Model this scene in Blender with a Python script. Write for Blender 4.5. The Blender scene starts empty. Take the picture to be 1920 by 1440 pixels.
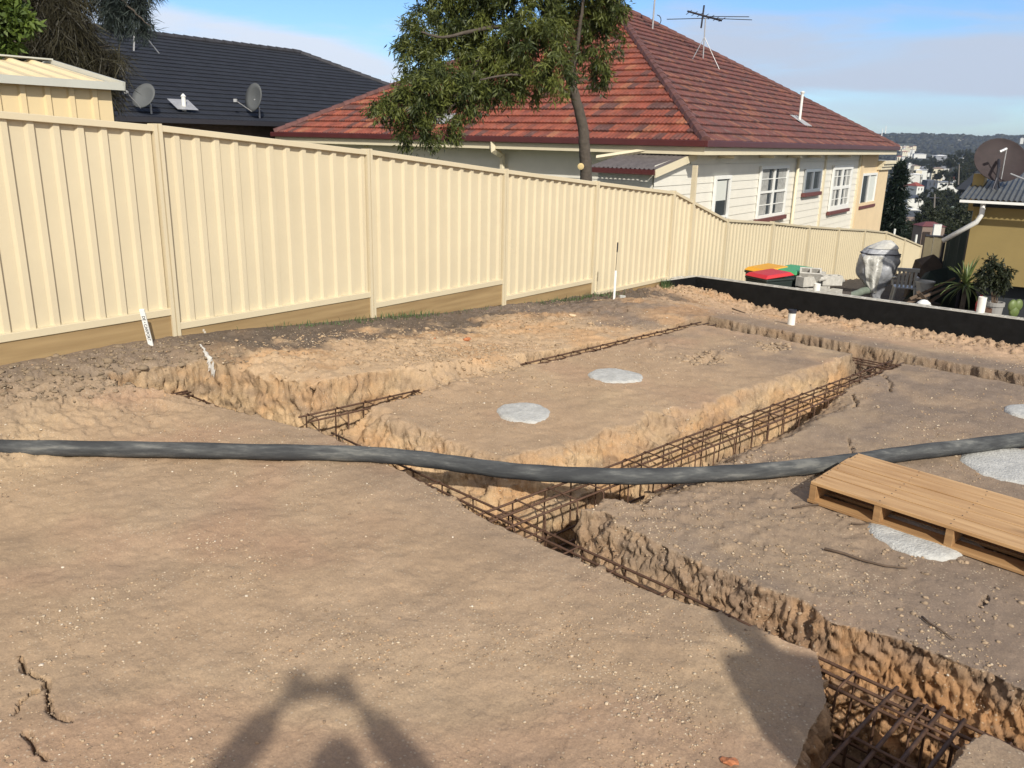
SKYTINT = (.54, .71, .94, 1); SKYLOW = (.56, .69, .88, 1); CLOUDL = (4.8, 5.2, 5.9, 1); CLOUDR = (3.5, 3.95, 4.8, 1); EXPOSURE = .28
import bpy, math, random
import numpy as np
from mathutils import Vector, Matrix
random.seed(7); np.random.seed(7)
rad = math.radians
sc = bpy.context.scene
col = sc.collection
PI = math.pi
# ------------------------------------------------------------------ camera frame (measured)
F_PX = 1553.0; PITCH = rad(16.4); ROLL = math.atan(.0228); CAM = np.array([0, 0, 2.05])
_F = np.array([0, math.cos(PITCH), -math.sin(PITCH)]); _U0 = np.array([0, math.sin(PITCH), math.cos(PITCH)]); _X = np.array([1., 0, 0])
_R = _X*math.cos(ROLL)+_U0*math.sin(ROLL); _U = _U0*math.cos(ROLL)-_X*math.sin(ROLL)
def ray(x, y): return _F+_R*(x-960)/F_PX-_U*(y-720)/F_PX
def gp(x, y, z=0.):
    d = ray(x, y); return CAM+d*((z-CAM[2])/d[2])
def at(x, y, Y):
    d = ray(x, y); return CAM+d*(Y/d[1])
# ------------------------------------------------------------------ numpy noise
def _h(ix, iy, iz, s):
    n = (ix*374761393+iy*668265263+iz*2147483647+s*1274126177) & 0xffffffff
    n = ((n ^ (n >> 13))*1274126177) & 0xffffffff
    n = (n ^ (n >> 16)) & 0xffffffff
    return n/4294967295.0
def noise3(x, y, z=0., s=0):
    x, y, z = np.broadcast_arrays(np.asarray(x, float), y, z)
    ix = np.floor(x).astype(np.int64); iy = np.floor(y).astype(np.int64); iz = np.floor(z).astype(np.int64)
    fx = x-ix; fy = y-iy; fz = z-iz
    fx = fx*fx*(3-2*fx); fy = fy*fy*(3-2*fy); fz = fz*fz*(3-2*fz)
    r = 0
    for a in (0, 1):
        for b in (0, 1):
            for c in (0, 1):
                w = (fx if a else 1-fx)*(fy if b else 1-fy)*(fz if c else 1-fz)
                r = r+w*_h(ix+a, iy+b, iz+c, s)
    return r*2-1
def noise2(x, y, s=0):
    x = np.asarray(x, float); y = np.asarray(y, float)
    ix = np.floor(x).astype(np.int64); iy = np.floor(y).astype(np.int64)
    fx = x-ix; fy = y-iy; fx = fx*fx*(3-2*fx); fy = fy*fy*(3-2*fy)
    r = 0
    for a in (0, 1):
        for b in (0, 1):
            r = r+(fx if a else 1-fx)*(fy if b else 1-fy)*_h(ix+a, iy+b, 0*ix, s)
    return r*2-1
def fbm2(x, y, f, o=4, s=0, g=.5):
    r = 0; a = 1.
    for k in range(o): r = r+a*noise2(x*f, y*f, s+k*17); f = f*2.03; a *= g
    return r
def fbm3(x, y, z, f, o=3, s=0, g=.5):
    r = 0; a = 1.
    for k in range(o): r = r+a*noise3(x*f, y*f, z*f, s+k*17); f = f*2.03; a *= g
    return r
def worley3(x, y, z, f, s=0):
    x = x*f; y = y*f; z = z*f; ix = np.floor(x).astype(np.int64); iy = np.floor(y).astype(np.int64); iz = np.floor(z).astype(np.int64)
    F1 = np.full(x.shape, 9.); F2 = np.full(x.shape, 9.); R = np.zeros(x.shape)
    for a in (-1, 0, 1):
        for b in (-1, 0, 1):
            for c in (-1, 0, 1):
                cx, cy, cz = ix+a, iy+b, iz+c
                d = (cx+_h(cx, cy, cz, s)-x)**2+(cy+_h(cx, cy, cz, s+1)-y)**2+(cz+_h(cx, cy, cz, s+2)-z)**2
                m = d < F1; F2 = np.where(m, F1, np.minimum(F2, d)); R = np.where(m, _h(cx, cy, cz, s+3), R); F1 = np.where(m, d, F1)
    return np.sqrt(F1), np.sqrt(F2), R
def ridged2(x, y, f, o=3, s=0):
    r = 0; a = 1.
    for k in range(o): r = r+a*(1-np.abs(noise2(x*f, y*f, s+k*17))*2); f = f*2.1; a *= .5
    return r
def ss(x, a, b):
    t = np.clip((x-a)/(b-a), 0, 1); return t*t*(3-2*t)
# ------------------------------------------------------------------ materials
def mat(name, base=(.5, .5, .5), rough=.7, metal=0., noise=None, bump=None, spec=.5, coat=0., attr=None, alpha=None, trans=None):
    """noise=(scale,amount[,detail]) varies value; bump=(scale,strength,dist)"""
    m = bpy.data.materials.new(name); m.use_nodes = True; nt = m.node_tree; N = nt.nodes; L = nt.links
    b = N['Principled BSDF']; b.inputs['Roughness'].default_value = rough; b.inputs['Metallic'].default_value = metal
    b.inputs['Specular IOR Level'].default_value = spec
    b.inputs['Base Color'].default_value = (*base, 1)
    if coat: b.inputs['Coat Weight'].default_value = coat
    tc = N.new('ShaderNodeTexCoord')
    csock = None
    if attr:
        at_ = N.new('ShaderNodeAttribute'); at_.attribute_name = attr; csock = at_.outputs['Color']
    if noise:
        nz = N.new('ShaderNodeTexNoise'); nz.inputs['Scale'].default_value = noise[0]; nz.inputs['Detail'].default_value = 6; nz.inputs['Roughness'].default_value = .65
        L.new(tc.outputs['Object'], nz.inputs['Vector'])
        mr = N.new('ShaderNodeMapRange'); mr.inputs[1].default_value = .25; mr.inputs[2].default_value = .75
        mr.inputs[3].default_value = 1-noise[1]; mr.inputs[4].default_value = 1+noise[1]
        L.new(nz.outputs['Fac'], mr.inputs[0])
        mx = N.new('ShaderNodeMix'); mx.data_type = 'RGBA'; mx.blend_type = 'MULTIPLY'; mx.inputs[0].default_value = 1
        if csock: L.new(csock, mx.inputs[6])
        else: mx.inputs[6].default_value = (*base, 1)
        cmb = N.new('ShaderNodeCombineColor')
        for i in range(3): L.new(mr.outputs[0], cmb.inputs[i])
        L.new(cmb.outputs[0], mx.inputs[7]); csock = mx.outputs[2]
    if csock: L.new(csock, b.inputs['Base Color'])
    if bump:
        n2 = N.new('ShaderNodeTexNoise'); n2.inputs['Scale'].default_value = bump[0]; n2.inputs['Detail'].default_value = 8
        L.new(tc.outputs['Object'], n2.inputs['Vector'])
        bp = N.new('ShaderNodeBump'); bp.inputs['Strength'].default_value = bump[1]; bp.inputs['Distance'].default_value = bump[2]
        L.new(n2.outputs['Fac'], bp.inputs['Height']); L.new(bp.outputs[0], b.inputs['Normal'])
    return m
M = {}
M['fence'] = mat('cream_steel', (.60, .52, .36), .45, 0, (1.1, .055), (3, .25, .006))
M['fence_dark'] = M['fence']
M['shed'] = mat('cream_shed_steel', (.72, .57, .33), .45, 0, (2, .04))
M['shedroof'] = mat('shed_roof_steel', (.66, .54, .33), .45, 0, (3, .08))
M['shedtrim'] = mat('shed_trim_grey', (.5, .5, .44), .4, 0, (3, .05))
M['rust'] = mat('rusty_steel', (.105, .055, .032), .75, .25, (35, .45), (220, .6, .002))
M['concrete_w'] = mat('fresh_concrete', (.44, .435, .405), .9, 0, (22, .22), (70, .9, .012))
M['concrete'] = mat('grey_concrete', (.46, .44, .39), .9, 0, (14, .25), (90, .6, .004))
M['black'] = mat('bitumen_membrane', (.008, .0085, .009), .6, 0, (6, .5), (14, .35, .01), .15)
M['white'] = mat('white_paint', (.78, .78, .74), .45, 0, (5, .04))
M['pvc'] = mat('white_pvc', (.74, .74, .69), .35, 0, (9, .08))
M['cream'] = mat('cream_paint', (.70, .62, .44), .5, 0, (5, .05))
M['render'] = mat('cream_render', (.68, .53, .33), .8, 0, (2, .07), (60, .3, .003))
M['boards'] = mat('weatherboard_paint', (.74, .71, .62), .5, 0, (3, .05), (40, .15, .002))
M['gutter'] = mat('maroon_gutter', (.085, .022, .022), .35, 0, (3, .15))
M['maroon'] = mat('maroon_sill', (.14, .045, .04), .5, 0, (8, .15))
M['glass'] = mat('window_glass', (.035, .042, .05), .06, 0, (.9, .5), None, .8)
M['curtain'] = mat('net_curtain', (.33, .33, .31), .8, 0, (14, .35))
M['blind'] = mat('roller_blind', (.60, .62, .57), .8)
M['alu'] = mat('aluminium', (.42, .45, .48), .35, .6)
M['galv'] = mat('galvanised_steel', (.42, .42, .42), .5, .4, (10, .2))
M['corru'] = mat('corrugated_iron', (.12, .105, .10), .6, .2, (5, .35))
M['corrug'] = mat('corrugated_grey', (.085, .09, .09), .6, .2, (4, .3))
M['darkmetal'] = mat('dark_metal', (.05, .05, .06), .5, .5)
M['yellow'] = mat('mustard_render', (.27, .20, .075), .85, 0, (1.2, .10), (50, .4, .004))
M['yellowtrim'] = mat('mustard_trim', (.38, .28, .11), .8)
M['subfloor'] = mat('dark_subfloor_eave_shade', (.03, .035, .04), .9)
M['shade'] = mat('shade_cloth', (.012, .022, .018), .95, 0, (8, .3))
M['dish_grey'] = mat('grey_dish', (.095, .10, .10), .7)
M['dish_brown'] = mat('brown_mesh_dish', (.035, .024, .024), .8, 0, (6, .25))
M['bin'] = mat('bin_green_plastic', (.022, .032, .028), .45)
M['red'] = mat('red_plastic', (.50, .03, .035), .35)
M['yel'] = mat('yellow_plastic', (.72, .36, .03), .35)
M['grn'] = mat('green_plastic', (.07, .33, .13), .35)
M['plaswhite'] = mat('white_plastic', (.5, .5, .48), .4)
M['tarp'] = mat('grey_tarp', (.33, .34, .36), .38, 0, (3, .2), (6, .8, .05))
M['tarpw'] = mat('white_plastic_wrap', (.47, .46, .42), .3, 0, (4, .25), (9, .8, .04))
M['leafpot'] = mat('pot_foliage', (.035, .045, .016), .6, 0, (6, .4))
M['yucca'] = mat('yucca_leaf', (.11, .15, .045), .5, 0, (5, .35))
M['hose'] = mat('black_rubber_hose', (.035, .037, .04), .85, spec=.2)
M['hosecap'] = M['hose']
M['skin'] = mat('skin', (.5, .3, .2), .6)
M['shirt'] = mat('work_shirt', (.25, .12, .02), .8)
M['pants'] = mat('work_trousers', (.02, .025, .05), .85)
M['hair'] = mat('hair', (.03, .02, .012), .7)
M['phone'] = mat('phone_body', (.02, .02, .02), .3)
M['bark'] = mat('grey_bark', (.075, .060, .046), .9, 0, (9, .35), (22, .9, .02))
M['twig'] = mat('dry_twig', (.11, .075, .05), .9, 0, (30, .3))
M['grass'] = mat('grass_blade', (.06, .10, .03), .7, 0, (8, .4))
M['paint'] = mat('white_marking_paint', (.55, .53, .49), .9, 0, (60, .12))
def leafmat(name, c, c2, s=2.2):
    m = bpy.data.materials.new(name); m.use_nodes = True; nt = m.node_tree; N = nt.nodes; L = nt.links
    b = N['Principled BSDF']; b.inputs['Roughness'].default_value = .5; b.inputs['Specular IOR Level'].default_value = .35
    a = N.new('ShaderNodeAttribute'); a.attribute_name = 'tint'
    mx = N.new('ShaderNodeMix'); mx.data_type = 'RGBA'; mx.inputs[6].default_value = (*c, 1); mx.inputs[7].default_value = (*c2, 1)
    L.new(a.outputs['Fac'], mx.inputs[0]); L.new(mx.outputs[2], b.inputs['Base Color'])
    tr = N.new('ShaderNodeBsdfTranslucent'); L.new(mx.outputs[2], tr.inputs['Color'])
    ms = N.new('ShaderNodeMixShader'); ms.inputs[0].default_value = .28
    L.new(b.outputs[0], ms.inputs[1]); L.new(tr.outputs[0], ms.inputs[2]); L.new(ms.outputs[0], N['Material Output'].inputs['Surface'])
    return m
M['leaf'] = leafmat('gum_leaf', (.034, .050, .018), (.165, .185, .038))
M['leaf2'] = leafmat('she_oak_needle', (.035, .030, .020), (.075, .068, .035))
M['leaf2b'] = leafmat('she_oak_needle_blue', (.030, .042, .040), (.075, .095, .08))
M['leaf3'] = leafmat('bright_leaf', (.05, .085, .018), (.16, .22, .04))
M['leaf4'] = leafmat('distant_leaf', (.018, .026, .013), (.048, .056, .026))
M['leaf6'] = leafmat('ridge_leaf', (.016, .021, .012), (.034, .038, .021))
M['leaf5'] = leafmat('conifer_leaf', (.008, .017, .012), (.02, .034, .02))
def timber(name, c1, c2, sx=1., rough=.7, grain=(3, 40, 40)):
    m = bpy.data.materials.new(name); m.use_nodes = True; nt = m.node_tree; N = nt.nodes; L = nt.links
    b = N['Principled BSDF']; b.inputs['Roughness'].default_value = rough
    tc = N.new('ShaderNodeTexCoord'); mp = N.new('ShaderNodeMapping'); mp.inputs['Scale'].default_value = grain
    L.new(tc.outputs['Object'], mp.inputs[0]); nz = N.new('ShaderNodeTexNoise'); nz.inputs['Scale'].default_value = 1; nz.inputs['Detail'].default_value = 7
    L.new(mp.outputs[0], nz.inputs['Vector']); cr = N.new('ShaderNodeValToRGB')
    cr.color_ramp.elements[0].position = .3; cr.color_ramp.elements[0].color = (*c1, 1); cr.color_ramp.elements[1].position = .7; cr.color_ramp.elements[1].color = (*c2, 1)
    L.new(nz.outputs['Fac'], cr.inputs[0])
    n2 = N.new('ShaderNodeTexVoronoi'); n2.inputs['Scale'].default_value = 1; mp2 = N.new('ShaderNodeMapping'); mp2.inputs['Scale'].default_value = (grain[0]*.7, grain[0]*2.2, grain[2]*.22)
    L.new(tc.outputs['Object'], mp2.inputs[0]); L.new(mp2.outputs[0], n2.inputs['Vector'])
    m3 = N.new('ShaderNodeMapRange'); m3.inputs[1].default_value = .05; m3.inputs[2].default_value = .16; m3.inputs[3].default_value = .62; m3.inputs[4].default_value = 1; L.new(n2.outputs['Distance'], m3.inputs[0])
    mx = N.new('ShaderNodeMix'); mx.data_type = 'RGBA'; mx.blend_type = 'MULTIPLY'; mx.inputs[0].default_value = 1
    cc = N.new('ShaderNodeCombineColor')
    for i in range(3): L.new(m3.outputs[0], cc.inputs[i])
    L.new(cr.outputs[0], mx.inputs[6]); L.new(cc.outputs[0], mx.inputs[7]); L.new(mx.outputs[2], b.inputs['Base Color'])
    bp = N.new('ShaderNodeBump'); bp.inputs['Strength'].default_value = .3; bp.inputs['Distance'].default_value = .003
    L.new(nz.outputs['Fac'], bp.inputs['Height']); L.new(bp.outputs[0], b.inputs['Normal'])
    return m
M['plinth'] = timber('treated_pine', (.25, .165, .075), (.36, .25, .12), grain=(1.2, 8, 18))
M['pallet'] = timber('pallet_pine', (.36, .20, .083), (.56, .355, .17), grain=(2.2, 26, 26))
M['palletdark'] = timber('pallet_pine_edge', (.27, .145, .06), (.42, .25, .11), grain=(2.2, 30, 30))
# ------------------------------------------------------------------ mesh builder
class MB:
    def __init__(s): s.v = []; s.f = []; s.n = 0; s.uv = None
    def add(s, v, f):
        n = s.n; v = [tuple(map(float, q)) for q in v]
        s.v += v; s.f += [tuple(i+n for i in q) for q in f]; s.n += len(v); return s
    def box(s, c, size, rot=None, taper=None):
        hx, hy, hz = size[0]/2, size[1]/2, size[2]/2; t = taper or (1, 1)
        P = [(-hx, -hy, -hz), (hx, -hy, -hz), (hx, hy, -hz), (-hx, hy, -hz), (-hx*t[0], -hy*t[1], hz), (hx*t[0], -hy*t[1], hz), (hx*t[0], hy*t[1], hz), (-hx*t[0], hy*t[1], hz)]
        if rot is not None: P = [tuple(rot @ Vector(q)) for q in P]
        P = [(q[0]+c[0], q[1]+c[1], q[2]+c[2]) for q in P]
        return s.add(P, [(0, 3, 2, 1), (4, 5, 6, 7), (0, 1, 5, 4), (1, 2, 6, 5), (2, 3, 7, 6), (3, 0, 4, 7)])
    def bx(s, x0, x1, y0, y1, z0, z1): return s.box(((x0+x1)/2, (y0+y1)/2, (z0+z1)/2), (x1-x0, y1-y0, z1-z0))
    def tube(s, pts, r, n=8, cap=True):
        pts = [Vector(p) for p in pts]; rr = r if isinstance(r, (list, tuple)) else [r]*len(pts)
        V = []; up = Vector((0, 0, 1))
        prev = None
        for i, p in enumerate(pts):
            d = (pts[min(i+1, len(pts)-1)]-pts[max(i-1, 0)]).normalized()
            if prev is None:
                a = d.cross(up if abs(d.z) < .9 else Vector((1, 0, 0))).normalized()
            else:
                a = (prev-d*prev.dot(d)).normalized()
            prev = a; b = d.cross(a)
            for k in range(n):
                t = 2*PI*k/n; V.append(p+(a*math.cos(t)+b*math.sin(t))*rr[i])
        Fc = []
        for i in range(len(pts)-1):
            for k in range(n):
                a0 = i*n+k; b0 = i*n+(k+1) % n; Fc.append((a0, b0, b0+n, a0+n))
        if cap: Fc.append(tuple(range(n-1, -1, -1))); Fc.append(tuple(range((len(pts)-1)*n, len(pts)*n)))
        return s.add(V, Fc)
    def lathe(s, prof, c=(0, 0, 0), n=20):
        V = []; Fc = []
        for (r, z) in prof:
            for k in range(n): t = 2*PI*k/n; V.append((c[0]+r*math.cos(t), c[1]+r*math.sin(t), c[2]+z))
        for i in range(len(prof)-1):
            for k in range(n):
                a0 = i*n+k; b0 = i*n+(k+1) % n; Fc.append((a0, b0, b0+n, a0+n))
        Fc.append(tuple(range((len(prof)-1)*n, len(prof)*n)))
        Fc.append(tuple(range(n-1, -1, -1)))
        return s.add(V, Fc)
    def prism(s, poly, y0, y1):  # poly in (x,z), extruded along y
        n = len(poly); V = [(p[0], y0, p[1]) for p in poly]+[(p[0], y1, p[1]) for p in poly]
        Fc = [tuple(range(n)), tuple(range(2*n-1, n-1, -1))]+[(i, i+n, (i+1) % n+n, (i+1) % n) for i in range(n)]
        return s.add(V, Fc)
def link(name, me, m, parent=None, smooth=False):
    o = bpy.data.objects.new(name, me); col.objects.link(o)
    if m is not None: me.materials.append(M[m] if isinstance(m, str) else m)
    if smooth: me.polygons.foreach_set('use_smooth', [True]*len(me.polygons))
    if parent is not None: o.parent = parent
    return o
def obj(name, mb, m, parent=None, smooth=False, label=None, bevel=None):
    me = bpy.data.meshes.new(name); me.from_pydata(mb.v, [], mb.f); me.update()
    o = link(name, me, m, parent, smooth)
    if label: o['label'] = label
    if bevel:
        b = o.modifiers.new('bevel', 'BEVEL'); b.width = bevel; b.segments = 2; b.limit_method = 'ANGLE'
    return o
def tag(o, label=None, cat=None, group=None, kind=None):
    if label: o['label'] = label
    if cat: o['category'] = cat
    if group: o['group'] = group
    if kind: o['kind'] = kind
    return o
def thing(name, label, cat, loc=(0, 0, 0), rz=0, group=None):
    o = bpy.data.objects.new(name, None); col.objects.link(o); o.location = loc; o.rotation_euler = (0, 0, rz)
    o.empty_display_size = .2
    return tag(o, label, cat, group)
def dup(root, loc=None, rz=None, label=None, scale=None):
    r = root.copy(); col.objects.link(r)
    if loc is not None: r.location = loc
    if rz is not None: r.rotation_euler = (0, 0, rz)
    if scale: r.scale = scale if isinstance(scale, (tuple, list)) else (scale,)*3
    if label: r['label'] = label
    for ch in list(root.children):
        c = ch.copy(); col.objects.link(c); c.parent = r
        for g in ch.children:
            d = g.copy(); col.objects.link(d); d.parent = c
    return r
def npmesh(name, V, Fq, m, parent=None, smooth=False, attrs=None, tint=None):
    V = np.asarray(V, np.float32); Fq = np.asarray(Fq, np.int32); k = Fq.shape[1]
    me = bpy.data.meshes.new(name); me.vertices.add(len(V)); me.vertices.foreach_set('co', V.ravel())
    me.loops.add(Fq.size); me.loops.foreach_set('vertex_index', Fq.ravel())
    me.polygons.add(len(Fq)); me.polygons.foreach_set('loop_start', np.arange(0, Fq.size, k, dtype=np.int32))
    me.polygons.foreach_set('loop_total', np.full(len(Fq), k, np.int32))
    me.update(calc_edges=True)
    if attrs:
        for an, arr in attrs.items():
            a = me.color_attributes.new(an, 'FLOAT_COLOR', 'POINT'); a.data.foreach_set('color', np.asarray(arr, np.float32).ravel())
    if tint is not None:
        a = me.attributes.new('tint', 'FLOAT', 'POINT'); a.data.foreach_set('value', np.asarray(tint, np.float32))
    return link(name, me, m, parent, smooth)
# ------------------------------------------------------------------ layout constants
P0 = np.array([-3.22, 7.67]); DF = np.array([.598, .8013]); DF /= np.hypot(*DF); NF = np.array([-DF[1], DF[0]])   # fence line, away normal
FZ_S = [-8, -2.5, 0, 2.54, 5.09, 7.52, 10.3, 12.9, 15.7, 18.5, 21.2, 24.1, 27, 30, 33.2, 40]
FZ_Z = [.5, .24, .20, -.02, -.24, -.42, -.62, -.95, -1.25, -1.5, -1.74, -2.0, -2.22, -2.5, -2.7, -3.2]
WA = np.array([3.58, 16.30]); WB = np.array([7.92, 12.62]); DW = (WB-WA)/np.hypot(*(WB-WA)); WE = np.array([2.80, 15.62])
def wallside(x, y):
    """>0 beyond the retaining wall (yard side)"""
    n = np.array([-DW[1], DW[0]]); n = n if n[1] > 0 else -n
    a = (x-WA[0])*n[0]+(y-WA[1])*n[1]
    dr = (WA-WE)/np.hypot(*(WA-WE)); m_ = np.array([-dr[1], dr[0]])
    b = (x-WA[0])*m_[0]+(y-WA[1])*m_[1]
    return np.maximum(a, b)
def pB(q): return np.interp(q, [-3, 7, 8.2, 9.4], [4.40, 4.40, 4.18, 3.85])
def lin(v, a, b_): return np.clip((v-a)/(b_-a), 0, 1)
def base_h(x, y):
    p = x+y; q = y-x
    s = (x-P0[0])*DF[0]+(y-P0[1])*DF[1]; t = -((x-P0[0])*NF[0]+(y-P0[1])*NF[1])   # t>0 on the site side
    zf = np.interp(s, FZ_S, FZ_Z)
    z = -.87*ss(p, 12.6, 19.8)**.85*(1-ss(np.clip(8-t*1.2, 0, 8), 6.5, 8)*.15)
    z = np.where(p > 12.6, z, 0.)
    # high bank on the fence side of the long trench
    zt = np.interp(p, [4, 5, 6, 7.5, 9, 12], [.14, .18, .15, .07, -.02, -.06])
    bank = lin(q, 7.60, 7.84)*lin(p, pB(q)+.13, pB(q)+.44)*(1-ss(p, 11, 12.5))
    z = z+bank*zt
    # low bank near the left of the near pad
    b2 = ss(q, 8.9, 10.3)*(1-ss(p, 3.6, 4.2)); z = z+b2*.15
    k = 1-ss(t, .15, 2.0); z = z*(1-k)+zf*k
    return z, p, q, s, t, zf
def lin(v, a, b_): return np.clip((v-a)/(b_-a), 0, 1)
def pads(x, y):
    z, p, q, s, t, zf = base_h(x, y)
    n1 = fbm2(x, y, 1.1, 3, 3); n2 = fbm2(x, y, 5.5, 3, 9); n3 = fbm2(x, y, 17, 2, 21)
    e = n1*.05+n2*.05+n3*.010
    D = .56
    def lin(v, a, b_): return np.clip((v-a)/(b_-a), 0, 1)
    def tr(v, lo, hi, w=.05): return ss(v, lo-w*.5, lo+w)*(1-ss(v, hi-w, hi+w*.5))
    # trench B (cross, near) with its near lip
    lip = np.interp(q, [1.2, 1.7, 2.5, 2.9, 4.3, 5.4, 7], [4.34, 4.38, 4.30, 4.20, 4.13, 4.23, 4.28])
    lip = np.where(q > 7, np.interp(q, [7, 7.65, 8.58, 9.0, 9.35], [4.28, 4.10, 3.82, 3.50, 3.16]), lip)
    far = np.where(q > 4.4, pB(q)+.35, np.interp(q, [.7, 1.4, 1.9, 2.6, 3.3, 4.0], [4.84, 4.80, 4.70, 4.62, 4.64, 4.80]))
    b = lin(p-lip+e*.35, -.015, .07)*(1-lin(p-far+e, -.12-.14*ss(q, 1.8, 2.2)*(1-ss(q, 3.7, 4.0)), .06+.10*ss(q, 1.8, 2.2)*(1-ss(q, 3.7, 4.0))))*(1-ss(q, 9.5, 9.62))
    # batter under the hose between B and C
    bat = ss(q, 4.7, 5.1)*(1-ss(q, 7.2, 7.6)); bb = bat*(1-ss(p-4.72+e*1.5, 0, .42))*ss(p, 4.3, 4.6)*.24
    # trench A
    a = lin(q-np.interp(p, [4.4, 5.1, 5.7], [3.90, 4.0, 4.12])-e*.6, -.03, .07)*(1-lin(q-4.72+e*.8, -.10, .10))*ss(p, 4.2, 4.4)*(1-ss(p, 12.0, 12.2))
    bR = ss(p, 4.9, 5.3)*(1-ss(p, 8.6, 10.5))*lin(q+e*1.2, 3.72, 4.14)*(1-ss(q, 4.3, 4.5))*.20; bR = bR*ss(p, 5.1, 5.5)
    wA = np.interp(p, [4.4, 5.3, 6.7, 8.9, 11.8], [5.42, 5.20, 5.04, 4.93, 4.78])
    ba = ss(p, 4.3, 4.6)*(1-ss(p, 11.8, 12))*(1-lin(q-wA-e*1.8, -.34, .02))*ss(q, 4.4, 4.6)*.27
    ba = np.maximum(ba, bR)
    # trench C (fills up between p 6.1 and 7.8)
    fill = 1-ss(p, 5.7, 6.15)*(1-ss(p, 7.75, 8.1))*.93
    c = lin(q-7.44-e*.6, -.03, .06)*(1-lin(q-7.72+e*.8, -.10, .10))*ss(p, 4.3, 4.5)*(1-ss(p, 12.0, 12.3))*fill
    # trench D (far cross)
    d = lin(p-11.95+e*.6, -.03, .07)*(1-lin(p-12.5+e, -.10, .08))*(1-ss(q, 7.7, 7.85))
    # trench towards the lower right of the near pad
    g = lin(q-.88-e*.3, -.05, .05)*(1-lin(q-np.interp(p, [3.2, 3.97, 4.4], [1.28, 1.40, 1.70])-e*.3, -.07, .06))*(1-ss(p, 4.5, 4.7))*ss(p, -1.5, -1.3)
    dep = np.maximum.reduce([b, a, c*np.where(fill > .5, 1, .9), g]); dd = d*.5
    dep = np.maximum(dep, dd)
    z0 = z
    z = z-np.maximum(dep*D, np.maximum(bb, ba))
    cut = np.clip(dep*1.2+np.maximum(bb, ba)*4, 0, 1)
    return z, z0, p, q, s, t, zf, cut, dep, n1, n2, n3
CRACKS = []
def crack(pts, w=.012, dpt=.03): CRACKS.append(([gp(*a)[:2] for a in pts], w, dpt))
crack([(38, 1235), (50, 1262), (84, 1278), (86, 1300), (92, 1328), (98, 1345), (130, 1355)], .012, .035)
crack([(48, 1376), (66, 1392), (72, 1412), (90, 1425)], .011, .03)
crack([(84, 1290), (60, 1300), (34, 1318), (30, 1338)], .006, .02)
0 and crack([(325, 1095), (313, 1112), (320, 1127)], .008, .02); 0 and crack([(305, 1143), (296, 1152), (268, 1160)], .007, .02)
0 and crack([(702, 968), (703, 990), (712, 1000), (701, 1020), (705, 1038), (730, 1047), (770, 1046), (782, 1056)], .009, .02)
crack([(1590, 820), (1600, 850), (1588, 870)], .01, .02); crack([(1655, 705), (1672, 720), (1668, 735)], .014, .03)
crack([(1600, 735), (1608, 758), (1598, 760)], .014, .03); crack([(1850, 1120), (1836, 1140)], .008, .02)
0 and crack([(1490, 985), (1510, 1010), (1500, 1040)], .008, .02); crack([(1290, 850), (1312, 830), (1305, 812)], .01, .02)
HOLES = [(gp(1318, 674), .16, .07), (gp(1455, 648), .14, .06)]
MOUNDS = [(gp(1345, 668), .22, .05), (gp(1240, 650), .3, .03), (gp(820, 720), .3, .03)]
def ground(x, y, full=False):
    z, z0, p, q, s, t, zf, cut, dep, n1, n2, n3 = pads(x, y)
    # pads are rough: low swell, crumbs
    wav = n1*.014+n2*.0028
    fine = noise2(x*110, y*110, 6)*.0011+noise2(x*9, y*9, 5)*.0007
    r = ridged2(x, y, 7., 3, 31)*.5; cl = fbm2(x, y, 12, 3, 41)
    bankm = np.clip(ss(t, 2.1, 1.2)*ss(p, -2, 2)+ss(q, 7.7, 8.2)*ss(p, 3.8, 4.3)*.55+ss(q, 8.9, 9.4)*.8, 0, 1)*(1-ss(t, .25, .05))
    rub = ss(wallside(x, y), -1.7, -.5)*(wallside(x, y) < 0)
    lipm = np.clip(1-np.abs(dep-.15)*5, 0, 1)
    rm = np.clip(bankm*.9+rub*.45+cut*.6+lipm*.3, 0, 1)
    rr = ss(q, 1.0, 3.9)*(1-ss(q, 3.9, 4.2))*ss(p, 4.7, 5.2)*(1-ss(p, 6.6, 8))    # crumbly ground right of trench A
    rm = np.clip(rm+rr*.35, 0, 1)
    dz = wav+fine+rm*(r*.013+cl*.018)+lipm*cl*.012+rub*ss(wallside(x, y), -.9, -.15)*(.03+.04*cl)
    for c_, w_, d_ in HOLES: dz = dz-d_*np.exp(-((x-c_[0])**2+(y-c_[1])**2)/(w_*w_)*2)
    for c_, w_, d_ in MOUNDS: dz = dz+d_*np.exp(-((x-c_[0])**2+(y-c_[1])**2)/(w_*w_)*2)*(.6+.6*cl)
    far = 1-ss(np.hypot(x, y), 16, 24)
    zz = z+dz*far
    # yard beyond the wall and everything past the fence
    ws = wallside(x, y)
    yz = np.interp(y, [0, 12, 14, 18, 24, 34, 45], [-1.0, -1.1, -1.3, -1.38, -1.75, -2.75, -3.6])+.35*ss(x, 6.5, 9)*(1-ss(y, 14, 20))
    zz = np.where((ws > .1) & (t > -.05), yz+noise2(x*2, y*2, 8)*.03, zz)
    bz = np.interp(s, [-20, -5, 0, 10, 20, 35, 50], [.2, .1, 0, -.7, -1.5, -2.9, -4.2])-.15
    zz = np.where(t < -.12, bz+noise2(x, y, 9)*.03, zz)
    if full: return zz, cut, dep, p, q, s, t, rm, bankm, rub, n1, n2, n3, rr
    return zz
def gz(x, y): return float(ground(np.array([float(x)]), np.array([float(y)]))[0])
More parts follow.
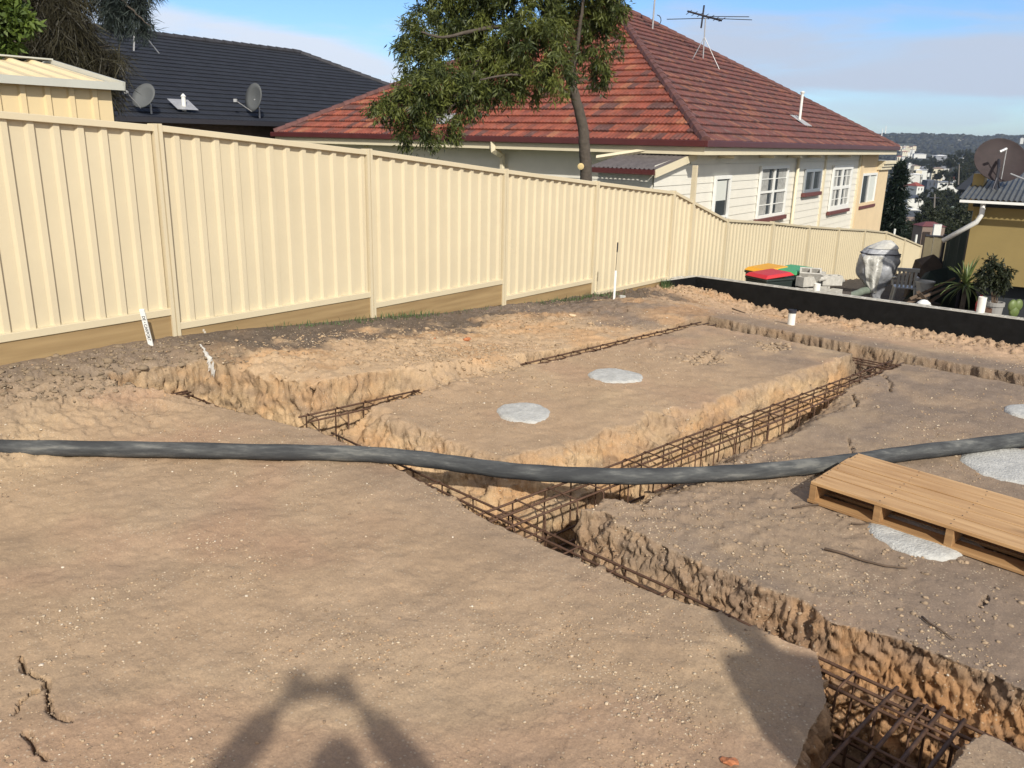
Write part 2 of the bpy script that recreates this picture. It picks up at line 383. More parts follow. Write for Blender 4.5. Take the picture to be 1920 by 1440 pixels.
# ================================================================== GROUND
def polar(rs, th):
    R_, T_ = np.meshgrid(rs, th, indexing='ij')
    return R_*np.sin(T_), R_*np.cos(T_)
def grid_faces(n, m, wrap):
    i = np.arange(n-1)[:, None]; j = np.arange(m if wrap else m-1)[None, :]; j2 = (j+1) % m
    a = i*m+j; b = i*m+j2; c = (i+1)*m+j2; d = (i+1)*m+j
    return np.stack([a, b, c, d], -1).reshape(-1, 4)
def mixc(c, c2, f): return c*(1-f[:, None])+np.array(c2)[None, :]*f[:, None]
def make_ground():
    th = np.concatenate([np.arange(-40.5, 40.5, .086), np.arange(40.5, 319.5, 2.5)])*PI/180
    r0 = [.25]
    while r0[-1] < 1.9: r0.append(r0[-1]*1.06)
    rf = np.exp(np.linspace(math.log(r0[-1]*1.004), math.log(16.5), 640)); NR = 760
    Xf, Yf = polar(rf, th); Zf = pads(Xf.ravel(), Yf.ravel())[0].reshape(Xf.shape)
    seg = np.sqrt(np.diff(rf)[:, None]**2+(.8*np.diff(Zf, axis=0))**2)/rf[1:, None]
    k5 = np.hanning(37); k5 /= k5.sum()
    seg = np.apply_along_axis(lambda v: np.convolve(np.concatenate([v[-18:], v, v[:18]]), k5, 'valid'), 1, seg)
    cum = np.concatenate([np.zeros((1, len(th))), np.cumsum(seg, 0)], 0)
    Rm = np.stack([np.interp(np.linspace(0, cum[-1, j], NR), cum[:, j], rf) for j in range(len(th))], 1)
    r2 = [16.5*1.02]
    while r2[-1] < 55: r2.append(r2[-1]*1.02)
    Rg = np.concatenate([np.repeat(np.array(r0)[:, None], len(th), 1), Rm, np.repeat(np.array(r2)[:, None], len(th), 1)], 0)
    rs = Rg[:, 0]; X = Rg*np.sin(th)[None]; Y = Rg*np.cos(th)[None]; sh = X.shape; x = X.ravel(); y = Y.ravel()
    z, cut, dep, p, q, s, t, rm, bankm, rub, n1, n2, n3, rr = ground(x, y, True)
    near = (np.hypot(x, y) < 9.5) & (np.abs(np.degrees(np.arctan2(x, y))) < 41)
    idx = np.where(near)[0]; ck = np.zeros(len(idx))
    for pts, w, dp in CRACKS:
        pl = [pts[0]]
        rnd = random.Random(len(pts)*31+int(pts[0][0]*100))
        for a, b in zip(pts[:-1], pts[1:]):
            n = max(2, int(np.hypot(*(b-a))/.03))
            for k in range(1, n+1):
                f = k/n; pl.append(a+(b-a)*f+np.array([rnd.uniform(-1, 1), rnd.uniform(-1, 1)])*.007)
        pl = np.array(pl); lo = pl.min(0)-.05; hi = pl.max(0)+.05
        m = (x[idx] > lo[0]) & (x[idx] < hi[0]) & (y[idx] > lo[1]) & (y[idx] < hi[1]); ii = np.where(m)[0]
        if not len(ii): continue
        P = np.stack([x[idx[ii]], y[idx[ii]]], 1); best = np.full(len(ii), 9.)
        for k, (a, b) in enumerate(zip(pl[:-1], pl[1:])):
            d = b-a; tt = np.clip(((P-a)@d)/(d@d+1e-9), 0, 1); best = np.minimum(best, np.hypot(*(P-(a+tt[:, None]*d)).T))
        ck[ii] = np.maximum(ck[ii], np.exp(-(best/(w*.5))**2)*dp*1.6)
    z[idx] -= ck
    # push the rough cut faces sideways so they are lumpy in three dimensions
    P = np.stack([x, y, z], 1).reshape(*sh, 3)
    t1 = np.roll(P, -1, 1)-np.roll(P, 1, 1); t2 = np.empty_like(P); t2[1:-1] = P[2:]-P[:-2]; t2[0] = P[1]-P[0]; t2[-1] = P[-1]-P[-2]
    nn = np.cross(t2, t1); nn /= np.linalg.norm(nn, axis=2, keepdims=True)+1e-9; nn = np.where(nn[..., 2:] < 0, -nn, nn).reshape(-1, 3)
    steep = np.clip(1-nn[:, 2], 0, 1)
    ckf = np.zeros(len(x)); ckf[idx] = ck
    act = (np.hypot(x, y) < 16) & ((rm > .05) | (steep > .15)) & (ckf < .002)
    k = np.where(act)[0]
    amp = np.clip(steep[k]*1.6, 0, 1)*.030+rm[k]*.006
    f3 = fbm3(x[k], y[k], z[k], 9, 5, 50, .68); f4 = 1-np.abs(noise3(x[k]*13, y[k]*13, z[k]*13, 77))*2
    f5 = fbm3(x[k], y[k], z[k], 34, 2, 91); cr1 = (1-np.abs(noise3(x[k]*8, y[k]*8, z[k]*8, 201)))**9+.6*(1-np.abs(noise3(x[k]*19, y[k]*19, z[k]*19, 203)))**8; wx = x[k]+f3*.02; wa = worley3(wx, y[k], z[k]*.8, 9.5, 301); wb = worley3(wx, y[k], z[k], 24, 311); dsp = (f3*.45+f4*.12-cr1*.35)*amp+f5*amp*.55+((wa[2]-.5)*.75*ss(wa[1]-wa[0], 0, .16)-.55*(1-ss(wa[1]-wa[0], 0, .12))+(wb[2]-.5)*.75*ss(wb[1]-wb[0], 0, .2))*amp+(noise3(x[k]*22, y[k]*22, z[k]*22, 93) > .35)*-.012*np.clip(steep[k]*2, 0, 1)
    V = np.stack([x, y, z], 1); V[k] += nn[k]*dsp[:, None]
    # keep the bottom of the trenches at their depth
    # ---- soil colour (albedo zones)
    f1 = fbm2(x, y, .8, 4, 101); f2 = fbm2(x, y, 3.1, 4, 103); f3b = fbm2(x, y, 11, 3, 105)
    C = np.tile(np.array([.425, .305, .180]), (len(x), 1))
    C = mixc(C, (.54, .40, .225), np.clip((f1+.15)*1.1, 0, 1)*.65)
    C = mixc(C, (.43, .275, .165), np.clip((fbm2(x, y, 1.3, 3, 111)-.05)*1.5, 0, 1)*.6)
    grey = np.clip(-.02+f1*.45+f2*.45, 0, 1)*.5
    right = ss(4.4-q, 0, 1.0)*ss(p, 4.3, 5); grey = np.clip(grey+.12+right*.50+ss(1.6-q, -.6, .6)*ss(p, 1.5, 3)*.45+ss(q-3.6, -2.2, .4)*ss(p, 3.4, 4.1)*(1-ss(p, 4.2, 4.3))*.28, 0, .92)
    grey = np.clip(grey+ss(p, 8.5, 11)*(1-ss(p, 12.4, 12.8))*.45*np.clip(.5+f2, 0, 1)+ss(p, 12.2, 12.45)*(1-ss(p, 12.8, 13.6))*.6, 0, .95)
    C = mixc(C, (.235, .182, .128), grey)
    C = mixc(C, (.50, .385, .25), np.exp(-((q-5.2)/1.9)**2-((p-2.9)/1.1)**2)*np.clip(.55+f1, 0, 1)*.7)
    # centre pad: warm tan
    cp = ss(q, 4.9, 5.4)*(1-ss(q, 7.3, 7.5))*ss(p, 4.6, 5)*(1-ss(p, 8.5, 10.5)); C = mixc(C, (.44, .31, .18), cp*.55*np.clip(.7+f2, 0, 1))
    # ground by the retaining wall is pale
    C = mixc(C, (.47, .33, .20), ss(p, 13, 14.5)*.8)
    # bank: pale cream and orange below, dark topsoil against the fence
    bk = ss(q, 7.6, 7.8)*ss(p, 4.2, 4.5)
    C = mixc(C, (.52, .375, .215), bk*.75*(1-ss(p, 10, 12)))
    C = mixc(C, (.52, .30, .13), bk*np.clip(fbm2(x, y, 2.5, 3, 131)*1.5, 0, 1)*.45)
    C = mixc(C, (.36, .27, .17), ss(q, 9.0, 9.4)*(1-ss(p, 3.6, 4.3))); C = mixc(C, (.235, .175, .115), ss(q+f2*.3, 9.5, 9.9)*(1-ss(p, 4.2, 5.0))*.85)
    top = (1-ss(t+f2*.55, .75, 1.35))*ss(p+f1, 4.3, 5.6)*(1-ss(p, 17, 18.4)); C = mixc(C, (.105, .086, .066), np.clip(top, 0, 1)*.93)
    top2 = ss(q-8.0+f2*.5, -.1, .4)*ss(p, 9.2, 10)*(1-ss(p, 12.2, 12.8)); C = mixc(C, (.20, .16, .12), top2*np.clip(.4+f1*1.4, 0, 1)*.8)
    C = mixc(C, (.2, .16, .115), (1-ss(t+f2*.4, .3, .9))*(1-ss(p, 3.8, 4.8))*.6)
    # cut faces
    cutc = np.clip(cut*1.3+ss(steep, .2, .5)*.5*(np.hypot(x, y) < 16)*(ckf < .002), 0, 1)
    C = mixc(C, (.56, .40, .215), cutc*.85)
    org = np.clip(.45+fbm3(x, y, z*2.5, 2.6, 3, 141)*1.3, 0, 1); C = mixc(C, (.50, .275, .115), cutc*org*.55)
    lowr = ss(3.2-q, -.3, 1.2)*cutc; C = mixc(C, (.36, .185, .075), lowr*.7); C = mixc(C, (.27, .195, .125), cutc*ss(q, 1.7, 2.4)*(1-ss(q, 3.9, 4.2))*ss(z, -.42, -.12)*.75); C = mixc(C, (.20, .15, .105), cutc*np.clip(.2+1.5*fbm3(x, y, z*4, 4.5, 3, 151), 0, 1)*.55)
    C = mixc(C, (.20, .15, .10), cutc*ss(p, 11.6, 11.9)*.85)
    # crust at the lips
    C = mixc(C, (.22, .165, .115), np.clip(cutc*ss(z-(-.16), 0, .12)*.85*np.clip(.45+f3b*1.2, 0, 1), 0, 1)*np.clip(right+.35, 0, 1))
    # pit floor, darker at the deepest level
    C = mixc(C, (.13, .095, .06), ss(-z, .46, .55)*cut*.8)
    # yard + far side
    ws = wallside(x, y); C = mixc(C, (.075, .065, .052), ((ws > .08) & (t > -.05)).astype(float)); C = mixc(C, (.10, .11, .05), (t < -.12).astype(float))
    C *= (1+f3b*.05+noise2(x*160, y*160, 7)*.08)[:, None]
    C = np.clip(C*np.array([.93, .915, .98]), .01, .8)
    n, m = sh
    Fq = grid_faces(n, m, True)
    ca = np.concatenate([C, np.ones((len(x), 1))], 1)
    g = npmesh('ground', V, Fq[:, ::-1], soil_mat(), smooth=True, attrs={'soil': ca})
    tag(g, kind='structure'); return rs[-1]
def soil_mat():
    m = bpy.data.materials.new('clay_soil'); m.use_nodes = True; nt = m.node_tree; N = nt.nodes; L = nt.links
    b = N['Principled BSDF']; b.inputs['Roughness'].default_value = .95; b.inputs['Specular IOR Level'].default_value = .15
    a = N.new('ShaderNodeAttribute'); a.attribute_name = 'soil'; g = N.new('ShaderNodeNewGeometry')
    def noise(sc_, det=8, rg=.6):
        n = N.new('ShaderNodeTexNoise'); n.inputs['Scale'].default_value = sc_; n.inputs['Detail'].default_value = det; n.inputs['Roughness'].default_value = rg
        L.new(g.outputs['Position'], n.inputs['Vector']); return n
    n1 = noise(120, 6, .75)
    mr = N.new('ShaderNodeMapRange'); mr.inputs[1].default_value = .3; mr.inputs[2].default_value = .7; mr.inputs[3].default_value = .80; mr.inputs[4].default_value = 1.20; L.new(n1.outputs['Fac'], mr.inputs[0])
    n3 = noise(2.2, 9, .72)
    mr3 = N.new('ShaderNodeMapRange'); mr3.inputs[1].default_value = .3; mr3.inputs[2].default_value = .7; mr3.inputs[3].default_value = .90; mr3.inputs[4].default_value = 1.09; L.new(n3.outputs['Fac'], mr3.inputs[0])
    ml = N.new('ShaderNodeMath'); ml.operation = 'MULTIPLY'; L.new(mr.outputs[0], ml.inputs[0]); L.new(mr3.outputs[0], ml.inputs[1])
    cc = N.new('ShaderNodeCombineColor')
    for i in range(3): L.new(ml.outputs[0], cc.inputs[i])
    mx = N.new('ShaderNodeMix'); mx.data_type = 'RGBA'; mx.blend_type = 'MULTIPLY'; mx.inputs[0].default_value = 1
    L.new(a.outputs['Color'], mx.inputs[6]); L.new(cc.outputs[0], mx.inputs[7])
    # pale grit: small cells of a voronoi, kept where a slow noise allows it
    v = N.new('ShaderNodeTexVoronoi'); v.inputs['Scale'].default_value = 62; L.new(g.outputs['Position'], v.inputs['Vector'])
    lt = N.new('ShaderNodeMath'); lt.operation = 'LESS_THAN'; lt.inputs[1].default_value = .30; L.new(v.outputs['Distance'], lt.inputs[0])
    sep = N.new('ShaderNodeSeparateColor'); L.new(v.outputs['Color'], sep.inputs[0])
    gt = N.new('ShaderNodeMath'); gt.operation = 'GREATER_THAN'; L.new(sep.outputs[0], gt.inputs[0])
    n4 = noise(2.1, 5); m4 = N.new('ShaderNodeMapRange'); m4.inputs[1].default_value = .42; m4.inputs[2].default_value = .62; m4.inputs[3].default_value = .985; m4.inputs[4].default_value = .60
    L.new(n4.outputs['Fac'], m4.inputs[0]); L.new(m4.outputs[0], gt.inputs[1])
    an = N.new('ShaderNodeMath'); an.operation = 'MULTIPLY'; L.new(lt.outputs[0], an.inputs[0]); L.new(gt.outputs[0], an.inputs[1])
    an2 = N.new('ShaderNodeMath'); an2.operation = 'MULTIPLY'; an2.inputs[1].default_value = .42; L.new(an.outputs[0], an2.inputs[0])
    mg = N.new('ShaderNodeMix'); mg.data_type = 'RGBA'; mg.blend_type = 'MIX'; L.new(an2.outputs[0], mg.inputs[0]); L.new(mx.outputs[2], mg.inputs[6])
    mg.inputs[7].default_value = (.62, .52, .38, 1)
    L.new(mg.outputs[2], b.inputs['Base Color'])
    # bump: crumbs + grit + fine cracks
    n2 = noise(75, 10, .75); n5 = noise(16, 8, .7)
    s1 = N.new('ShaderNodeMath'); s1.operation = 'MULTIPLY_ADD'
    sn = N.new('ShaderNodeSeparateXYZ'); L.new(g.outputs['True Normal'], sn.inputs[0]); st = N.new('ShaderNodeMapRange'); st.inputs[1].default_value = .97; st.inputs[2].default_value = .6; st.inputs[3].default_value = .10; st.inputs[4].default_value = 5.5; L.new(sn.outputs[2], st.inputs[0])
    L.new(st.outputs[0], s1.inputs[1]); L.new(n5.outputs['Fac'], s1.inputs[0]); L.new(n2.outputs['Fac'], s1.inputs[2])
    s2 = N.new('ShaderNodeMath'); s2.operation = 'MULTIPLY_ADD'; s2.inputs[1].default_value = 1.2; L.new(an.outputs[0], s2.inputs[0]); L.new(s1.outputs[0], s2.inputs[2])
    bp = N.new('ShaderNodeBump'); bp.inputs['Strength'].default_value = .75; bp.inputs['Distance'].default_value = .006
    L.new(s2.outputs[0], bp.inputs['Height']); L.new(bp.outputs[0], b.inputs['Normal'])
    return m
def vz(x, y):
    z = np.interp(y, [-4000, -60, 30, 45, 60, 100, 200, 400, 700, 1000, 1500, 2000, 2500, 3000, 4500], [-10, -2, -2.5, -3.6, -5.6, -8.5, -17, -29, -36, -35, -26, 0, 28, 33, 20])
    r = np.hypot(x, y)
    return z+noise2(x/90, y/90, 3)*4*ss(r, 120, 500)+noise2(x/420, y/420, 4)*11*ss(r, 900, 2200)
def make_valley(r0):
    rs = [r0*.985]
    while rs[-1] < 5200: rs.append(rs[-1]*1.03)
    th = np.concatenate([np.arange(-40, 60, .5), np.arange(60, 320, 4.)])*PI/180
    X, Y = polar(np.array(rs), th); x = X.ravel(); y = Y.ravel(); z = vz(x, y)-.05
    g = ground(x, y); k = ss(np.hypot(x, y), r0, r0*1.5); z = g*(1-k)+z*k
    V = np.stack([x, y, z], 1)
    o = npmesh('valley_terrain', V, grid_faces(len(rs), len(th), True)[:, ::-1], mat('scrubby_hillside', (.045, .052, .028), .95, 0, (.02, .4)), smooth=True)
    o.data.materials[0].node_tree.nodes['Noise Texture'].inputs['Scale'].default_value = .02
    tag(o, kind='structure')
R0 = make_ground(); make_valley(R0)
# ------------------------------------------------------------------ loose stones, clods, grass
ICO = None
def ico():
    t = (1+5**.5)/2
    v = np.array([(-1, t, 0), (1, t, 0), (-1, -t, 0), (1, -t, 0), (0, -1, t), (0, 1, t), (0, -1, -t), (0, 1, -t), (t, 0, -1), (t, 0, 1), (-t, 0, -1), (-t, 0, 1)], float)
    v /= np.linalg.norm(v[0])
    f = np.array([(0, 11, 5), (0, 5, 1), (0, 1, 7), (0, 7, 10), (0, 10, 11), (1, 5, 9), (5, 11, 4), (11, 10, 2), (10, 7, 6), (7, 1, 8), (3, 9, 4), (3, 4, 2), (3, 2, 6), (3, 6, 8), (3, 8, 9), (4, 9, 5), (2, 4, 11), (6, 2, 10), (8, 6, 7), (9, 8, 1)])
    # one subdivision
    V = [tuple(a) for a in v]; cache = {}; F2 = []
    def mid(a, b):
        k = (min(a, b), max(a, b))
        if k not in cache:
            w = np.array(V[a])+np.array(V[b]); w /= np.linalg.norm(w); cache[k] = len(V); V.append(tuple(w))
        return cache[k]
    for a, b, c in f:
        ab, bc, ca = mid(a, b), mid(b, c), mid(c, a); F2 += [(a, ab, ca), (b, bc, ab), (c, ca, bc), (ab, bc, ca)]
    return v, f, np.array(V), np.array(F2)
I0v, I0f, I1v, I1f = ico()
def stones(name, P, S, cols, label_mat, detail=0, sink=.25, rough=.35, seed=3):
    rng = np.random.default_rng(seed); bv, bf = (I0v, I0f) if detail == 0 else (I1v, I1f)
    n = len(P); nv = len(bv)
    jit = 1+rng.uniform(-rough, rough, (n, nv, 1))
    sc3 = S[:, None, None]*rng.uniform(.65, 1.25, (n, 1, 3))*np.array([1, 1, .62])
    v = bv[None]*jit*sc3; a = rng.uniform(0, 2*PI, n); c, s_ = np.cos(a)[:, None], np.sin(a)[:, None]
    x = v[..., 0]*c-v[..., 1]*s_; y = v[..., 0]*s_+v[..., 1]*c
    V = np.stack([x+P[:, 0:1], y+P[:, 1:2], v[..., 2]+P[:, 2:3]+(S*(.5-sink))[:, None]*.5], -1).reshape(-1, 3)
    Fq = (bf[None]+(np.arange(n)*nv)[:, None, None]).reshape(-1, 3)
    ca = np.repeat(np.concatenate([cols, np.ones((n, 1))], 1), nv, 0)
    return npmesh(name, V, Fq, label_mat, attrs={'soil': ca})
M['stone'] = mat('pebble_stone', (.5, .5, .5), .9, 0, (60, .25), (150, .5, .003), attr='soil')
def scatter():
    rng = np.random.default_rng(5)
    # pebbles across the pads, denser where the clay has crumbled
    n = 120000; r = np.exp(rng.uniform(math.log(2.1), math.log(15), n)); th = rng.uniform(-.69, .69, n)
    x = r*np.sin(th); y = r*np.cos(th); d = fbm2(x, y, 1.6, 3, 61)+fbm2(x, y, 6, 2, 63)*.6
    z, cut, dep, p, q, s, t, rm, bk, rub, *_ , rr = ground(x, y, True)
    keep = (rng.uniform(0, 1, n) < np.clip(.06+d*.62+rm*.25+rr*.3+rub*.3, .01, .85)) & (dep < .3) & (t > .1) & (wallside(x, y) < -.15)
    x, y, z, r, rm = x[keep], y[keep], z[keep], r[keep], rm[keep]
    S = np.clip(rng.lognormal(-5.95, .5, len(x)), .0009, .0065)*(1+.08*r); S *= np.where(rng.uniform(0, 1, len(x)) < .004, 1.6, 1)
    base = np.array([(.38, .28, .18), (.50, .40, .28), (.60, .52, .41), (.24, .17, .11), (.40, .26, .15)])
    cols = base[rng.choice(5, len(x), p=[.42, .22, .03, .22, .11])]*rng.uniform(.85, 1.1, (len(x), 1))
    o = stones('pebbles', np.stack([x, y, z], 1), S, cols, M['stone'], 0); tag(o, 'small pale pebbles and grit scattered over the clay pads', 'pebbles', kind='stuff')
    # clods
    L_ = []
    def add(n, f, s0, s1, c):
        for _ in range(n):
            x, y = f(); L_.append((x, y, rng.uniform(s0, s1)**1.0, c))
    nd = np.array([DW[1], -DW[0]]); nd = nd if nd[1] < 0 else -nd
    def nearwall():
        u_ = rng.uniform(-.1, 9); w_ = .12+abs(rng.normal(0, .5)); return (WA+DW*u_+nd*w_)
    add(1500, nearwall, .004, .015, 0); add(80, nearwall, .015, .04, 0)
    def retwall():
        u_ = rng.uniform(-.3, 1.3); w_ = .15+abs(rng.normal(0, .4)); return WE+(WA-WE)*u_/1.0+np.array([.75, -.66])*w_
    add(300, retwall, .008, .025, 0); add(25, retwall, .02, .04, 0)
    def bank():
        q_ = rng.uniform(7.9, 10.2); p_ = rng.uniform(4.4, 11); return ((p_-q_)/2, (p_+q_)/2)
    add(700, bank, .004, .018, 1); add(50, bank, .018, .034, 1)
    def bankl():
        q_ = rng.uniform(9.1, 10.9); p_ = rng.uniform(0.6, 4.6); return ((p_-q_)/2, (p_+q_)/2)
    add(1000, bankl, .004, .02, 2); add(60, bankl, .02, .04, 2)
    def rgt():
        p_ = rng.uniform(4.8, 7.4); q_ = rng.uniform(1.0, 4.05); return ((p_-q_)/2, (p_+q_)/2)
    add(500, rgt, .004, .014, 3)
    def slump():
        p_ = rng.normal(7.1, .7); q_ = rng.normal(8.1, .5); return ((p_-q_)/2, (p_+q_)/2)
    add(600, slump, .005, .022, 1); add(30, slump, .02, .035, 1)
    def hol():
        c_, w_, _ = HOLES[rng.integers(0, 2)]; a = rng.uniform(0, 6.28); return c_[:2]+np.array([math.cos(a), math.sin(a)])*abs(rng.normal(w_*.8, .06))
    add(160, hol, .008, .03, 3)
    A_ = np.array([(a, b, c) for a, b, c, _ in L_]); ci = np.array([k for *_, k in L_])
    z, cut, dep, p, q, s, t, *_ = ground(A_[:, 0], A_[:, 1], True)
    k = (dep < .12) & (t > .08) & (wallside(A_[:, 0], A_[:, 1]) < -.1)
    cols = np.array([(.40, .285, .175), (.38, .27, .165), (.23, .17, .11), (.33, .24, .155)])[ci]*rng.uniform(.75, 1.12, (len(ci), 1))
    o = stones('rubble', np.stack([A_[k, 0], A_[k, 1], z[k]], 1), A_[k, 2], cols[k], M['stone'], 1, .4, .28, 9); tag(o, 'loose clods of tan clay heaped along the banks and wall foot', 'rubble', kind='stuff')
    # grass along the plinth
    V = []; Fq = []; T = []
    for (sx, n, h, w) in [(1.3, 30, .10, .25), (2.1, 70, .09, .35), (2.85, 90, .13, .3), (3.1, 60, .09, .4), (5.9, 25, .07, .3), (6.6, 90, .10, .4), (7.3, 110, .10, .5), (7.0, 90, .07, .6), (9.9, 110, .22, .08), (1.7, 60, .06, .5), (4.2, 50, .06, .6), (7.9, 60, .1, .15)]:
        for _ in range(n):
            s_ = sx+rng.normal(0, w); tt = .10+abs(rng.normal(0, .10)); x, y = P0+DF*s_-NF*tt
            zz = gz(x, y); a = rng.uniform(0, 6.28); hh = h*.7*rng.uniform(.4, 1.2); dx, dy = math.cos(a)*hh*.5, math.sin(a)*hh*.5; b = len(V); ww = .004
            px_, py_ = -math.sin(a)*ww, math.cos(a)*ww
            V += [(x-px_, y-py_, zz-.01), (x+px_, y+py_, zz-.01), (x+dx*.4+px_*.8, y+dy*.4+py_*.8, zz+hh*.6), (x+dx*.4-px_*.8, y+dy*.4-py_*.8, zz+hh*.6)]
            V += [(x+dx, y+dy, zz+hh*.95)]*1
            Fq += [(b, b+1, b+2, b+3), (b+3, b+2, b+4, b+4)]
    me = bpy.data.meshes.new('grass'); me.from_pydata(V, [], [f if f[2] != f[3] else f[:3] for f in Fq]); me.update()
    o = link('grass', me, 'grass'); tag(o, 'green grass tufts growing along the timber plinth', 'grass', kind='stuff')
scatter()
# ================================================================== FENCE
def fence_pt(s, off=0.): return P0+DF*s+NF*off
FANG = math.atan2(DF[1], DF[0])
def build_fence():
    f = thing('steel_fence', 'cream corrugated steel boundary fence stepping downhill with timber plinth boards', 'fence', (P0[0], P0[1], 0), FANG)
    # local frame: X along the fence, +Y away from the site
    posts = [(-7.7, 2.45, .40), (-5.15, 2.36, .30), (-2.62, 2.25, .22), (0, 2.11, .12), (2.54, 1.91, -.10), (5.09, 1.66, -.34), (7.52, 1.44, -.52), (10.29, 1.20, -.70), (12.92, .53, -1.0), (15.7, .30, -1.3), (18.46, .03, -1.6), (21.22, -.21, -1.85), (24.13, -.45, -2.1), (26.96, -.72, -2.35), (30.0, -1.19, -2.6), (33.18, -1.72, -3.0)]
    sb = {0: (.72, .72), 1: (.58, .58), 2: (.45, .45), 3: (.30, .28), 4: (.14, .13), 5: (-.12, -.14), 6: (-.38, -.42)}
    for i in range(len(posts)-1):
        a, b = posts[i], posts[i+1]; s0, s1 = a[0]+.035, b[0]-.035
        zt0, zt1 = a[1]-.03, b[1]-.03
        if i in sb: b0, b1 = sb[i]
        else: b0 = b1 = min(a[1], b[1])-1.62
        n = int(round((s1-s0)/.2)); pw = (s1-s0)/n
        V = []; cols_ = []
        prof = [(0, 0), (.56, 0), (.66, -.030), (.90, -.030), (.97, 0)]       # pan, then a rib raised towards the site
        for k in range(n):
            for u_, y_ in prof: cols_.append((s0+(k+u_)*pw, y_))
        cols_.append((s1, 0))
        m = MB(); nv = len(cols_)
        for (x_, y_) in cols_:
            fr = (x_-s0)/(s1-s0); m.v.append((x_, y_+.012, b0+(b1-b0)*fr)); m.v.append((x_, y_+.012, zt0+(zt1-zt0)*fr))
        for k in range(nv-1): m.f.append((2*k, 2*k+2, 2*k+3, 2*k+1))
        pn = obj('panel', m, 'fence', f)
        def rail(nm, za, zb, h, yy=.045):
            r = MB(); V = []
            for x_, z_ in ((s0, za), (s1, zb)):
                for y_, dz in ((-yy, -h), (yy, -h), (yy, 0), (-yy, 0)): V.append((x_, y_, z_+dz))
            r.add(V, [(0, 1, 2, 3)[::-1], (4, 5, 6, 7), (0, 1, 5, 4), (1, 2, 6, 5), (2, 3, 7, 6), (3, 0, 4, 7)]); obj(nm, r, 'fence', pn, bevel=.004)
        rail('top_rail', zt0+.03, zt1+.03, .055); rail('bottom_rail', b0+.02, b1+.02, .065)
        if i <= 6:
            h = [.22, .22, .22, .24, .24, .24, .22][i]
            pl = MB(); V = []
            for x_, z_ in ((a[0]+.02, b0-.045), (b[0]-.02, b1-.045)):
                for y_, dz in ((-.032, -h-.06), (.03, -h-.06), (.03, 0), (-.032, 0)): V.append((x_, y_, z_+dz))
            pl.add(V, [(3, 2, 1, 0), (4, 5, 6, 7), (0, 1, 5, 4), (1, 2, 6, 5), (2, 3, 7, 6), (3, 0, 4, 7)])
            obj('plinth_board', pl, 'plinth', f, bevel=.004, label='treated pine plinth board below the steel sheet')
    for i, (s_, zt, zb) in enumerate(posts):
        p_ = MB(); zt2 = zt+.012
        zb2 = zb-.1
        # a pair of back-to-back channels: flanges proud of a recessed web
        p_.bx(s_-.040, s_-.006, -.052, .05, zb2, zt2); p_.bx(s_+.006, s_+.040, -.052, .05, zb2, zt2); p_.bx(s_-.006, s_+.006, -.038, .04, zb2, zt2-.004)
        obj('post', p_, 'fence', f)
    # the taller extra post at the step
    p_ = MB(); p_.bx(11.10, 11.17, -.06, .03, -1.0, 1.66); obj('post', p_, 'fence', f, label='tall extra post standing above the fence step')
    # smear of white marking paint on the plinth
    return f
build_fence()
# fence return at the far end
f2 = thing('steel_fence', 'weathered brown steel fence return at the far end of the cream fence', 'fence', (*at(1731, 470, 34.6)[:2], -2.9), rad(-18))
m = MB()
for k in range(14): m.box((k*.16+.08, (k % 2)*.03, .75), (.158, .02, 1.55))
obj('panel', m, mat('brown_steel', (.16, .135, .08), .6, 0, (2, .2)), f2)
m = MB(); m.bx(0, 2.3, -.05, .06, 1.525, 1.58); obj('top_rail', m, M['darkmetal'], f2)
